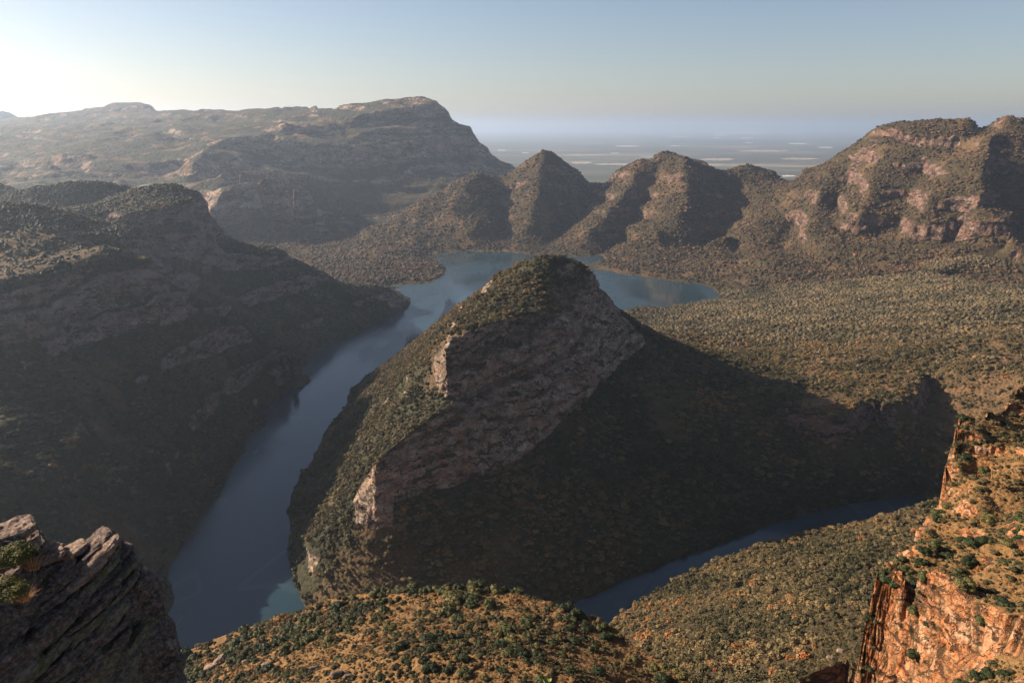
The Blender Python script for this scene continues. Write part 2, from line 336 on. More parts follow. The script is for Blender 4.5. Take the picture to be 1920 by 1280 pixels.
for lv in range(len(levels)-1, -1, -1):
    v, k = levels[lv]
    G = np.full(v.shape, v[k].mean()) if G is None else up2(G)
    G[k] = v[k]
    free = ~k
    for it in range(400 if lv > 3 else (120 if lv > 1 else 50)):
        p = np.pad(G, 1, mode='edge')
        avg = .25*(p[:-2, 1:-1]+p[2:, 1:-1]+p[1:-1, :-2]+p[1:-1, 2:])
        G = np.where(free, avg, v)
# light smoothing so that traced crests are not knife edges
def blur(a, n):
    for _ in range(n):
        p = np.pad(a, 1, mode='edge')
        a = (p[:-2, 1:-1]+p[2:, 1:-1]+p[1:-1, :-2]+p[1:-1, 2:]+4*p[1:-1, 1:-1])/8
    return a
gu, gv = np.gradient(G)
RR = np.exp(L0+np.arange(NV)*h0)[None, :]
slope0 = np.hypot(gu, gv)/(RR*h0)
soft = blur(sst(1.5, .7, slope0), 3)
soft *= np.where(L0+np.arange(NV)*h0 < math.log(480), .15, 1)[None]
soft *= np.where(L0+np.arange(NV)*h0 > math.log(5200), .25, 1)[None]
G = G*(1-soft)+blur(G, 10)*soft
# nearest traced line decides which mountain a place belongs to
iu, iv = np.meshgrid(np.arange(NU), np.arange(NV), indexing='ij')
su = np.where(lab >= 0, iu, -9999); sv = np.where(lab >= 0, iv, -9999); L = lab.copy()
step = 512
while step >= 1:
    for du in (-step, 0, step):
        for dv in (-step, 0, step):
            if du == 0 and dv == 0: continue
            a0, a1 = max(0, du), min(NU, NU+du); b0, b1 = max(0, dv), min(NV, NV+dv)
            A = (slice(a0, a1), slice(b0, b1)); B = (slice(a0-du, a1-du), slice(b0-dv, b1-dv))
            cu, cv = su[B], sv[B]
            dn = (iu[A]-cu)**2+(iv[A]-cv)**2; do = (iu[A]-su[A])**2+(iv[A]-sv[A])**2
            w = dn < do
            su[A] = np.where(w, cu, su[A]); sv[A] = np.where(w, cv, sv[A]); L[A] = np.where(w, L[B], L[A])
    step //= 2
# erosion relief
AZg = AZ0+np.arange(NU)[:, None]*h0
X = RR*np.sin(AZg); Y = RR*np.cos(AZg)
far = sst(1500, 2600, RR)
land = sst(4, 70, G)
e1 = ridged(X/420, Y/420, o=4, seed=11)-0.1
e2 = ridged(X/95, Y/95, o=3, seed=21)-0.1
hills = np.isin(L, [RI['pyramid_mountain'], RI['twin_mountain'], RI['cone_mountain'], RI['summit_mountain']])
amp1 = np.where(hills, 24.0, np.where(L == RI['escarpment'], 15.0, np.where(L == RI['plateau'], 5.0, 7.0)))*sst(700, 1500, RR)
amp2 = np.where(L == RI['plateau'], 3.0, 5.5)*sst(500, 1300, RR)
# hard and soft beds: the slopes step down in ledges
def beds(g, period, a, wseed):
    w_ = g/period+.55*fbm(X/600, Y/600, o=2, seed=wseed); fr = w_-np.floor(w_)
    return a*(sst(.5, .78, fr)-fr)*(.35+.9*sst(-.25, .3, fbm(X/170, Y/170, o=3, seed=wseed+3)))
hm_ = blur(hills.astype(float), 5); em_ = blur((L == RI['escarpment']).astype(float), 5); lm_ = blur(np.isin(L, [RI['left_mountain'], RI['dome_mountain'], RI['back_hill']]).astype(float), 5)
G0_ = G.copy()
nearw = sst(900, 400, RR)
e3 = fbm(X/38, Y/38, o=4, seed=31)
e4 = fbm(X/7, Y/7, o=3, seed=41)
G = G + land*(hm_*beds(G0_, 95, 35, 301)+em_*beds(G0_, 150, 75, 311)+lm_*beds(G0_, 85, 26, 321))
G = G + land*(blur(amp1, 6)*e1+blur(amp2, 6)*e2) + nearw*(2.2*e3+0.35*e4)*sst(60, 140, G)
pr_ = blur((L == RI['promontory']).astype(float), 3)*(G > 440)
tn = fbm(X/42, Y/42, o=3, seed=33)*3.4
G = G + pr_*(4.5*(np.floor(tn)+sst(.25, .75, tn-np.floor(tn)))+1.1*fbm(X/9, Y/9, o=4, seed=34, g=.6))
G = G + 2.5*fbm(X/22, Y/22, o=3, seed=51)*sst(12, 0, np.abs(G))*(RR > 500)      # uneven shoreline
def sampleG(A, az, lr):
    u = np.clip((az-AZ0)/h0, 0, NU-1.001); v = np.clip((lr-L0)/h0, 0, NV-1.001)
    i = u.astype(int); j = v.astype(int); a = u-i; b = v-j
    return A[i, j]*(1-a)*(1-b)+A[i+1, j]*a*(1-b)+A[i, j+1]*(1-a)*b+A[i+1, j+1]*a*b

# ------------------------------------------------------------------ the land as a mesh, finer where the valley is seen from the overlook
MQ = 1.0
MA0, MA1 = math.radians(-46), math.radians(44)
NC = int((MA1-MA0)/(0.00135*MQ)); NR = int(1250/MQ)
az = np.linspace(MA0, MA1, NC)
fine = L0+0.02+np.arange(int((math.log(16000)-L0)/(h0*.7)))*h0*.7
AA, LL = np.meshgrid(az, fine, indexing='ij')
HF = sampleG(G, AA, LL); RF = np.exp(LL)
el = (HF-H)/RF
mx = np.maximum.accumulate(el, axis=1)
vis = (el >= mx-0.004).astype(float)
del_ = np.abs(np.diff(np.arctan(el), axis=1, prepend=np.arctan(el[:, :1])))
dl = np.hypot(np.diff(HF, axis=1, prepend=HF[:, :1]), np.diff(RF, axis=1, prepend=RF[:, :1]))/RF
wgt = vis*(del_+0.12*dl)+0.025*dl+1e-5
wgt[HF < -3] *= 0.05
k = 9
cs = np.cumsum(np.pad(wgt, ((k, k+1), (0, 0)), mode='edge'), axis=0); wgt = (cs[2*k+1:]-cs[:-2*k-1])/(2*k+1)
cs = np.cumsum(np.pad(wgt, ((0, 0), (3, 4)), mode='edge'), axis=1); wgt = (cs[:, 7:]-cs[:, :-7])/7
cw = np.cumsum(wgt, axis=1); cw = (cw-cw[:, :1])/(cw[:, -1:]-cw[:, :1])
LR = np.empty((NC, NR)); tt = np.linspace(0, 1, NR)
for c in range(NC): LR[c] = np.interp(tt, cw[c], fine)
del cs, cw, wgt, dl, del_, mx, AA, LL
A2 = np.repeat(az[:, None], NR, 1); R = np.exp(LR)
PX = R*np.sin(A2); PY = R*np.cos(A2); PZ = sampleG(G, A2, LR)
ui = np.clip(np.round((A2-AZ0)/h0).astype(int), 0, NU-1); vi = np.clip(np.round((LR-L0)/h0).astype(int), 0, NV-1)
LAB = L[ui, vi]
# ground slope from the grid
gu, gv = np.gradient(blur(G, 1))
GX = gv/(RR*h0); GT = gu/(RR*h0)
sr = sampleG(GX, A2, LR); st = sampleG(GT, A2, LR)
nxx = -(sr*np.sin(A2)+st*np.cos(A2)); nyy = -(sr*np.cos(A2)-st*np.sin(A2))
SL = np.hypot(sr, st)
hn = np.maximum(SL, 1e-6); hx, hy = nxx/hn, nyy/hn
is_esc = LAB == RI['escarpment']
thr = np.full(R.shape, 1.3)
thr = np.where(is_esc, .42, thr)
thr = np.where(np.isin(LAB, [RI[k] for k in ('summit_mountain', 'twin_mountain', 'cone_mountain', 'pyramid_mountain')]), 1.48, thr)
thr = np.where(LAB == RI['central_mountain'], np.where(PZ > 195, np.where((PX < -103) | (PZ > 338), 1.6, .80), np.where(PZ < 95, 1.75, 1.3)), thr)
thr = np.where((LAB == RI['plateau']) & (A2 > math.radians(31)), 1.7, thr)
thr = np.where((LAB == RI['promontory']) & (PZ > 440), .85, thr)
thr = np.where(LAB == RI['left_mountain'], np.where(PZ > 215, 1.05, 1.9), thr)
thr = np.where((LAB == RI['dome_mountain']) & (PZ > 130), .82, thr)
rock = sst(0, .35, SL-thr+0.42*fbm(PX/45, PY/45, PZ/22, o=4, seed=61))
# strata ledges and upright cracks of the cliffs, pushed out of the wall
sc = np.clip(R/900.0, .16, 3.0)
warp = 14*fbm(PX/130, PY/130, o=2, seed=71)*np.minimum(sc, 1)
zb = (PZ+warp)
lay = vnoise(zb/(13*sc), zb*0+3.3, seed=72)*.6+vnoise(zb/(5.5*sc), zb*0+8.1, seed=73)*.4
ledge = sst(-.12, -.42, lay+.35*fbm(PX/(60*sc), PY/(60*sc), PZ/(30*sc), o=3, seed=77))*rock*np.where(LAB == RI['central_mountain'], .55, 1)
crk = ridged(PX/(16*sc), PY/(16*sc), PZ/(70*sc), o=4, seed=74)
blk = fbm(PX/(9*sc), PY/(9*sc), PZ/(11*sc), o=4, seed=75, g=.6)
sd2 = np.where(is_esc, 1.6, sc)
disp = rock*sd2*(6.0*lay-6.0*np.clip(crk-.25, 0, 1)+4.2*blk)
big = fbm(PX/(48*sc), PY/(48*sc), PZ/(160*sc), o=2, seed=76)
disp += rock*sd2*6.0*big
PX += hx*disp; PY += hy*disp
# rough canopy / rubble relief where the single crowns are too small to stand apart
can = (1-rock)*sst(2200, 3000, R)*sst(1, 6, PZ)
PZ = PZ + can*2.6*fbm(PX/11, PY/11, o=2, seed=81)
fine_n = (1-rock)*sst(600, 250, R)*(PZ > 60)
PZ = PZ + fine_n*0.35*fbm(PX/1.6, PY/1.6, o=3, seed=82)

# ------------------------------------------------------------------ materials
def new_mat(name):
    m = bpy.data.materials.new(name); m.use_nodes = True
    b = m.node_tree.nodes['Principled BSDF']; b.inputs['Roughness'].default_value = .9
    b.inputs['Specular IOR Level'].default_value = .15
    return m, m.node_tree, b
def nd(t, typ, **kw):
    n = t.nodes.new(typ)
    for a, b in kw.items():
        if a.startswith('i_'): n.inputs[a[2:].replace('_', ' ')].default_value = b
        else: setattr(n, a, b)
    return n
def ramp(t, src, stops, interp='LINEAR'):
    r = t.nodes.new('ShaderNodeValToRGB'); r.color_ramp.interpolation = interp
    while len(r.color_ramp.elements) < len(stops): r.color_ramp.elements.new(.5)
    for e, (p, c) in zip(r.color_ramp.elements, stops):
        e.position = p; e.color = (*c, 1) if len(c) == 3 else c
    t.links.new(src, r.inputs[0]); return r.outputs[0]
def mix(t, f, a, b, mode='MIX'):
    n = t.nodes.new('ShaderNodeMix'); n.data_type = 'RGBA'; n.blend_type = mode
    for s, v in ((n.inputs[0], f), (n.inputs[6], a), (n.inputs[7], b)):
        if isinstance(v, (int, float)): s.default_value = v
        elif isinstance(v, tuple): s.default_value = (*v, 1)
        else: t.links.new(v, s)
    return n.outputs[2]
def pos(t, scale=(1, 1, 1)):
    tc = t.nodes.new('ShaderNodeTexCoord'); mp = t.nodes.new('ShaderNodeMapping'); mp.inputs['Scale'].default_value = scale
    t.links.new(tc.outputs['Object'], mp.inputs[0]); return mp.outputs[0]
def noise(t, vec, s, detail=4, rough=.6, out=0):
    n = nd(t, 'ShaderNodeTexNoise'); n.inputs['Scale'].default_value = s; n.inputs['Detail'].default_value = detail; n.inputs['Roughness'].default_value = rough
    t.links.new(vec, n.inputs['Vector']); return n.outputs[out]
def mth(t, op, a, b=None, clamp=False):
    n = t.nodes.new('ShaderNodeMath'); n.operation = op; n.use_clamp = clamp
    for s, v in ((n.inputs[0], a), (n.inputs[1], b)):
        if v is None: continue
        if isinstance(v, (int, float)): s.default_value = v
        else: t.links.new(v, s)
    return n.outputs[0]

def land_material(name, unit, rock_cols, soil_cols, green_cols, cover, wet=0.0):
    """unit: size in metres of the smallest tone change; cover: share of the ground under green growth."""
    m, t, b = new_mat(name)
    at = nd(t, 'ShaderNodeAttribute', attribute_name='rock')
    p = pos(t)
    big = noise(t, p, 1/(unit*28), 4, .6); mid = noise(t, p, 1/(unit*5), 5, .65); small = noise(t, p, 1/unit, 4, .7)
    vor = nd(t, 'ShaderNodeTexVoronoi'); vor.inputs['Scale'].default_value = 1/(unit*1.3); t.links.new(p, vor.inputs['Vector'])
    soil = ramp(t, mid, [(.32, soil_cols[0]), (.5, soil_cols[1]), (.68, soil_cols[2])])
    soil = mix(t, ramp(t, small, [(.35, (0, 0, 0)), (.7, (1, 1, 1))]), soil, soil_cols[3])
    green = ramp(t, mth(t, 'ADD', mth(t, 'MULTIPLY', nd_sep(t, vor.outputs['Color']), .45), mth(t, 'MULTIPLY', small, .62)), [(.0, green_cols[0]), (.45, green_cols[1]), (.8, green_cols[2]), (1, green_cols[3])])
    cov = mth(t, 'ADD', mth(t, 'MULTIPLY', mid, .5), mth(t, 'ADD', mth(t, 'MULTIPLY', small, .35), mth(t, 'MULTIPLY', big, .35)))
    cov = ramp(t, cov, [(max(0, .6-cover*.5)-.04, (0, 0, 0)), (.64-cover*.5, (1, 1, 1))])
    cov = mth(t, 'SUBTRACT', 1.0, cov)
    vcol = nd(t, 'ShaderNodeAttribute', attribute_name='bare')
    cov2 = mth(t, 'MAXIMUM', cov, mth(t, 'MULTIPLY', vcol.outputs['Fac'], mth(t, 'ADD', small, .45)), True)
    ground = mix(t, cov2, green, soil)
    pr = pos(t, (1, 1, 2.6)); pv = pos(t, (1, 1, .22))
    r1 = noise(t, pr, 1/(unit*7), 7, .68); r2 = noise(t, pv, 1/(unit*2.6), 5, .65); r3 = noise(t, p, 1/(unit*.8), 4, .7)
    rk = ramp(t, r1, [(.36, rock_cols[0]), (.45, rock_cols[1]), (.54, rock_cols[2]), (.64, rock_cols[3])])
    rk = mix(t, ramp(t, r2, [(.5, (0, 0, 0)), (.66, (.8, .8, .8))]), rk, rock_cols[4])
    rk = mix(t, ramp(t, r3, [(.5, (0, 0, 0)), (.75, (.75, .75, .75))]), rk, rock_cols[0])
    # block joints and thin bedding lines, with recess shade painted into the colour
    wv = nd(t, 'ShaderNodeVectorMath', operation='ADD'); sc3 = nd(t, 'ShaderNodeVectorMath', operation='SCALE'); sc3.inputs['Scale'].default_value = unit*6
    nz = nd(t, 'ShaderNodeTexNoise'); nz.inputs['Scale'].default_value = 1/(unit*3); nz.inputs['Detail'].default_value = 4; t.links.new(p, nz.inputs['Vector'])
    t.links.new(nz.outputs['Color'], sc3.inputs[0]); t.links.new(p, wv.inputs[0]); t.links.new(sc3.outputs[0], wv.inputs[1])
    mpj = nd(t, 'ShaderNodeMapping'); mpj.inputs['Scale'].default_value = (1.3, 1.3, .5); t.links.new(wv.outputs[0], mpj.inputs[0])
    vj = nd(t, 'ShaderNodeTexVoronoi', feature='DISTANCE_TO_EDGE'); vj.inputs['Scale'].default_value = 1/(unit*3.6); t.links.new(mpj.outputs[0], vj.inputs['Vector'])
    jn = ramp(t, vj.outputs['Distance'], [(.0, (1, 1, 1)), (.06, (0, 0, 0))])
    vb = nd(t, 'ShaderNodeTexVoronoi'); vb.inputs['Scale'].default_value = 1/(unit*3.6); t.links.new(mpj.outputs[0], vb.inputs['Vector'])
    rk = mix(t, .28, rk, ramp(t, nd_sep(t, vb.outputs['Color']), [(0, rock_cols[1]), (.35, rock_cols[2]), (.7, rock_cols[4]), (1, rock_cols[3])]))
    mpb = nd(t, 'ShaderNodeMapping'); mpb.inputs['Scale'].default_value = (.12, .12, 1); t.links.new(wv.outputs[0], mpb.inputs[0])
    bl_ = ramp(t, noise(t, mpb.outputs[0], 1/(unit*1.1), 3, .6), [(.40, (1, 1, 1)), (.47, (0, 0, 0))])
    jm = mth(t, 'MAXIMUM', mth(t, 'MULTIPLY', jn, .38), mth(t, 'MULTIPLY', bl_, .85))
    rk = mix(t, jm, rk, tuple(x*.3 for x in rock_cols[0]))
    # plants on the ledges
    lg = ramp(t, noise(t, pr, 1/(unit*9), 6, .7), [(.55, (0, 0, 0)), (.62, (1, 1, 1))])
    rk = mix(t, mth(t, 'MULTIPLY', lg, .6), rk, green_cols[1])
    le = nd(t, 'ShaderNodeAttribute', attribute_name='ledge')
    rk = mix(t, mth(t, 'MULTIPLY', mth(t, 'ADD', le.outputs['Fac'], mth(t, 'SUBTRACT', r3, .55)), .95, True), rk, green_cols[1])
    rf = mth(t, 'ADD', at.outputs['Fac'], mth(t, 'MULTIPLY', mth(t, 'SUBTRACT', r1, .5), 1.0))
    rf = ramp(t, rf, [(.38, (0, 0, 0)), (.55, (1, 1, 1))])
    col = mix(t, rf, ground, rk)
    t.links.new(col, b.inputs['Base Color'])
    bm = nd(t, 'ShaderNodeBump'); bm.inputs['Strength'].default_value = .75; bm.inputs['Distance'].default_value = unit*.9
    hh = mth(t, 'ADD', mth(t, 'MULTIPLY', r3, .8), mth(t, 'ADD', mth(t, 'MULTIPLY', mth(t, 'SUBTRACT', 1.0, vor.outputs['Distance']), .9), mth(t, 'SUBTRACT', mth(t, 'MULTIPLY', r1, 2.0), mth(t, 'MULTIPLY', mth(t, 'MULTIPLY', jm, rf), 1.6))))
    t.links.new(hh, bm.inputs['Height']); t.links.new(bm.outputs[0], b.inputs['Normal'])
    return m
def nd_sep(t, c):
    n = t.nodes.new('ShaderNodeSeparateColor'); t.links.new(c, n.inputs[0]); return n.outputs[0]

G_OLV = [(.012, .014, .007), (.028, .027, .012), (.052, .046, .021), (.088, .068, .032)]
G_DRY = [(.021, .018, .009), (.044, .034, .016), (.078, .054, .025), (.125, .072, .034)]
R_RED = [(.06, .042, .034), (.13, .08, .06), (.20, .125, .092), (.27, .19, .15), (.22, .10, .055)]
R_GRY = [(.045, .034, .027), (.18, .125, .09), (.32, .235, .17), (.47, .38, .29), (.32, .135, .06)]
R_ORG = [(.08, .04, .024), (.28, .115, .045), (.39, .19, .09), (.44, .30, .19), (.38, .105, .02)]
SOIL = [(.13, .07, .035), (.20, .105, .05), (.28, .16, .085), (.09, .06, .03)]
GOLD = [(.17, .085, .032), (.29, .135, .042), (.40, .22, .085), (.12, .075, .032)]
MATS = {
 'escarpment': land_material('hazy_rock_and_bush', 16, R_GRY, [tuple(x*1.5 for x in c) for c in SOIL], G_OLV, .3),
 'mountain': land_material('red_rock_and_bush', 7, R_RED, SOIL, G_DRY, .62),
 'plateau': land_material('bush_covered_ground', 5, R_RED, SOIL, G_DRY, .7),
 'central': land_material('grey_red_cliff', 4, R_GRY, SOIL, G_OLV, .7),
 'left': land_material('shaded_cliff', 5, [(.06, .05, .045), (.17, .12, .105), (.26, .185, .16), (.33, .26, .22), (.26, .13, .09)], SOIL, G_OLV, .7),
 'near': land_material('golden_grass', 1.0, R_ORG, GOLD, G_DRY, .25),
 'slope': land_material('wooded_slope', 2.5, R_RED, SOIL, G_DRY, .7),
 'promontory': land_material('orange_cliff', 1.0, R_ORG, GOLD, G_DRY, .3),
}
REGMAT = dict(escarpment='escarpment', valley_hills='plateau', pyramid_mountain='mountain', twin_mountain='mountain', cone_mountain='mountain',
              summit_mountain='mountain', plateau='plateau', central_mountain='central', left_mountain='left', dome_mountain='left',
              back_hill='left', near_hill='near', forest_slope='slope', promontory='promontory')
NAMES = dict(
 escarpment=('mountain', 'mountain', 'huge hazy blue flat-topped escarpment with cliff bands beyond the lake'),
 valley_hills=('hill', 'hill', 'low rocky wooded headland and hills at the foot of the escarpment'),
 pyramid_mountain=('mountain', 'mountain', 'brown peak with pointed pyramid top on the far lake shore beside the escarpment'),
 twin_mountain=('mountain', 'mountain', 'ridged brown peak with two crags and long spurs reaching the lake'),
 cone_mountain=('mountain', 'mountain', 'small round rocky knob in the saddle before the plain'),
 summit_mountain=('mountain', 'mountain', 'broad highest brown mountain with a flat rocky cap and a red cliff band'),
 plateau=('plateau', 'plateau', 'gently sloping bush covered plateau ending in a shaded ravine cliff'),
 central_mountain=('mountain', 'mountain', 'dome shaped mountain with banded grey red cliffs standing in the river bend'),
 left_mountain=('mountain', 'mountain', 'shaded mountain with purple cliff band and grassy orange top over the river'),
 dome_mountain=('mountain', 'mountain', 'shaded round topped mountain whose ridge runs down to a pointed spit in the lake'),
 back_hill=('hill', 'hill', 'dark wooded rounded hill behind the dome on the left bank'),
 near_hill=('hill', 'hill', 'golden grass hill dotted with green bushes below the overlook'),
 forest_slope=('hillside', 'hillside', 'sunlit densely wooded slope above the dark river arm'),
 promontory=('cliff', 'cliff', 'orange sunlit rock promontory with bushes and golden grass'))

def tag(o, label=None, cat=None, group=None, kind=None):
    if label: o['label'] = label
    if cat: o['category'] = cat
    if group: o['group'] = group
    if kind: o['kind'] = kind
    return o
def mesh_np(name, V, Q, mat, smooth=True, attrs=None, parent=None):
    me = bpy.data.meshes.new(name); nq = len(Q); kq = Q.shape[1]
    me.vertices.add(len(V)); me.vertices.foreach_set('co', V.astype(np.float32).ravel())
    me.loops.add(nq*kq); me.loops.foreach_set('vertex_index', Q.astype(np.int32).ravel())
    me.polygons.add(nq); me.polygons.foreach_set('loop_start', np.arange(0, nq*kq, kq, dtype=np.int32))
    me.polygons.foreach_set('loop_total', np.full(nq, kq, np.int32))
    me.polygons.foreach_set('use_smooth', np.full(nq, smooth))
    for a, v in (attrs or {}).items():
        at = me.attributes.new(a, 'FLOAT', 'POINT'); at.data.foreach_set('value', v.astype(np.float32))
    me.update(calc_edges=True)
    if mat: me.materials.append(mat)
    o = bpy.data.objects.new(name, me); S.collection.objects.link(o)
    if parent: o.parent = parent
    return o

bare = sst(.1, .45, fbm(PX/90, PY/90, o=3, seed=91))*.5
# open grassy tops
bare = np.where((LAB == RI['left_mountain']) & (SL < .42) & (PZ > 330), .62, bare)
def spot(px, py, z, r, k):
    c = Z(px, py, z); return k*np.exp(-((PX-c[0])**2+(PY-c[1])**2)/(r*r))*(.4+1.2*sst(-.3, .5, fbm(PX/25, PY/25, o=3, seed=92)))
bare = np.clip(bare+spot(1800, 700, 158, 90, .9)+spot(1880, 730, 165, 90, .9)+spot(1640, 735, 128, 60, .8)+spot(1850, 640, 180, 80, .5)+spot(1560, 765, 124, 50, .6)+spot(1400, 640, 105, 15, .8), 0, 1)
bare = np.where(LAB == RI['forest_slope'], bare*.2, bare)
bare = np.where(np.isin(LAB, [RI['promontory'], RI['near_hill']]), np.where((PZ > 438) | (LAB == RI['near_hill']), .74, .1), bare)
ids = np.arange(NC*NR).reshape(NC, NR)
Qa = np.stack([ids[:-1, :-1], ids[1:, :-1], ids[1:, 1:], ids[:-1, 1:]], -1)
ql = LAB[:-1, :-1]
qmx = np.maximum.reduce([PZ[:-1, :-1], PZ[1:, :-1], PZ[1:, 1:], PZ[:-1, 1:]])
keep = (qmx > -6) & ~((R[:-1, :-1] > 6600) & (A2[:-1, :-1] > math.radians(6)))
Vall = np.stack([PX, PY, PZ], -1).reshape(-1, 3)
rockf, baref, ledgef = rock.reshape(-1), bare.reshape(-1), ledge.reshape(-1)
LAND = {}
for rn in REG:
    Q = Qa[(ql == RI[rn]) & keep]
    if not len(Q): continue
    u, inv = np.unique(Q.ravel(), return_inverse=True)
    nm, cat, lb = NAMES[rn]
    o = mesh_np(nm, Vall[u], inv.reshape(-1, 4), MATS[REGMAT[rn]], attrs={'rock': rockf[u], 'bare': baref[u], 'ledge': ledgef[u]})
    tag(o, lb, cat, kind='structure'); LAND[rn] = o

# ------------------------------------------------------------------ water
def water_material():
    m, t, b = new_mat('lake_water')
    p = pos(t)
    st_ = pos(t, (1, .32, 1))
    s1 = noise(t, st_, 1/260, 4, .55)
    s2 = noise(t, p, 1/700, 3, .5)
    dn = nd(t, 'ShaderNodeTexNoise'); dn.inputs['Scale'].default_value = 1/420; dn.inputs['Detail'].default_value = 2; dn.inputs['Distortion'].default_value = 2.2; t.links.new(pos(t, (1, .6, 1)), dn.inputs['Vector'])
    ln_ = ramp(t, dn.outputs[0], [(.487, (0, 0, 0)), (.497, (1, 1, 1)), (.507, (0, 0, 0))])
    t.links.new(mix(t, mth(t, 'MULTIPLY', ln_, .16), mix(t, s2, (.010, .024, .032), (.030, .058, .074)), (.10, .13, .14)), b.inputs['Base Color'])
    b.inputs['IOR'].default_value = 1.33; b.inputs['Specular IOR Level'].default_value = .5
    rg = ramp(t, mth(t, 'ADD', mth(t, 'MULTIPLY', s1, .6), mth(t, 'MULTIPLY', s2, .4)), [(.40, (.04, .04, .04)), (.47, (.13, .13, .13)), (.55, (.30, .30, .30))])
    t.links.new(rg, b.inputs['Roughness'])
    bm = nd(t, 'ShaderNodeBump'); bm.inputs['Strength'].default_value = .06; bm.inputs['Distance'].default_value = 1.0
    t.links.new(noise(t, p, 1/6, 3, .6), bm.inputs['Height']); t.links.new(bm.outputs[0], b.inputs['Normal'])
    return m
gx = np.linspace(-1500, 1700, 33); gy = np.linspace(300, 5000, 48)
XX, YY = np.meshgrid(gx, gy, indexing='ij'); idd = np.arange(XX.size).reshape(XX.shape)
QQ = np.stack([idd[:-1, :-1], idd[1:, :-1], idd[1:, 1:], idd[:-1, 1:]], -1).reshape(-1, 4)
lake = mesh_np('lake', np.stack([XX.ravel(), YY.ravel(), XX.ravel()*0], -1), QQ, water_material())
tag(lake, 'calm blue reservoir winding round the dome shaped mountain', 'lake', kind='structure')

# ------------------------------------------------------------------ plain to the horizon
m, t, b = new_mat('lowveld_plain')
p = pos(t, (.35, 1, 1))
n1 = noise(t, p, 1/2600, 6, .65); n2 = noise(t, p, 1/500, 5, .7)
c = ramp(t, n1, [(.3, (.035, .042, .025)), (.5, (.06, .06, .035)), (.58, (.12, .10, .065)), (.66, (.27, .21, .14))])
c = mix(t, ramp(t, n2, [(.55, (0, 0, 0)), (.75, (1, 1, 1))]), c, (.16, .12, .07))
t.links.new(c, b.inputs['Base Color'])
rr = np.concatenate([np.linspace(40, 6000, 30), np.geomspace(6500, 120000, 60)]); aa = np.linspace(0, 2*math.pi, 181)
AA, RRR = np.meshgrid(aa, rr, indexing='ij'); idd = np.arange(AA.size).reshape(AA.shape)
QQ = np.stack([idd[:-1, :-1], idd[1:, :-1], idd[1:, 1:], idd[:-1, 1:]], -1).reshape(-1, 4)
plain = mesh_np('plain', np.stack([(RRR*np.sin(AA)).ravel(), (RRR*np.cos(AA)).ravel(), AA.ravel()*0-120], -1), QQ, m)
tag(plain, 'wide flat hazy bushveld plain stretching to the horizon', 'plain', kind='structure')

# ------------------------------------------------------------------ plants
def foliage_material(name, stops, seed=0.0):
    m, t, b = new_mat(name)
    a = nd(t, 'ShaderNodeAttribute', attribute_name='tint'); a.attribute_type = 'INSTANCER'
    oi = t.nodes.new('ShaderNodeObjectInfo')
    f = mth(t, 'ADD', a.outputs['Fac'], mth(t, 'MULTIPLY', mth(t, 'SUBTRACT', oi.outputs['Random'], .5), .30))
    c = ramp(t, f, stops)
    p = pos(t)
    n = noise(t, p, 2.2, 3, .6)
    c = mix(t, 1.0, c, ramp(t, n, [(.35, (.62, .66, .6)), (.65, (1.3, 1.22, 1.1))]), 'MULTIPLY')
    t.links.new(c, b.inputs['Base Color'])
    b.inputs['Roughness'].default_value = .7
    return m
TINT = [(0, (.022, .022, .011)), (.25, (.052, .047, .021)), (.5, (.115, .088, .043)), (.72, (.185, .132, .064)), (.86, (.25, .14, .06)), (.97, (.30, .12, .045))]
M_LEAF = foliage_material('leaves', TINT)
M_DRY = foliage_material('dry_leaves', [(0, (.023, .018, .012)), (.3, (.050, .033, .020)), (.55, (.096, .055, .033)), (.8, (.15, .080, .048)), (.97, (.22, .092, .052))])
def leaf_material(name, cols):
    m, t, b = new_mat(name)
    n = noise(t, pos(t), 3.0, 3, .6)
    t.links.new(ramp(t, n, [(.3, cols[0]), (.5, cols[1]), (.7, cols[2])]), b.inputs['Base Color']); b.inputs['Roughness'].default_value = .6
    return m
M_BARK, tb_, bb_ = new_mat('bark'); tb_.links.new(ramp(tb_, noise(tb_, pos(tb_), 9, 4), [(.3, (.05, .035, .025)), (.7, (.13, .095, .07))]), bb_.inputs['Base Color'])

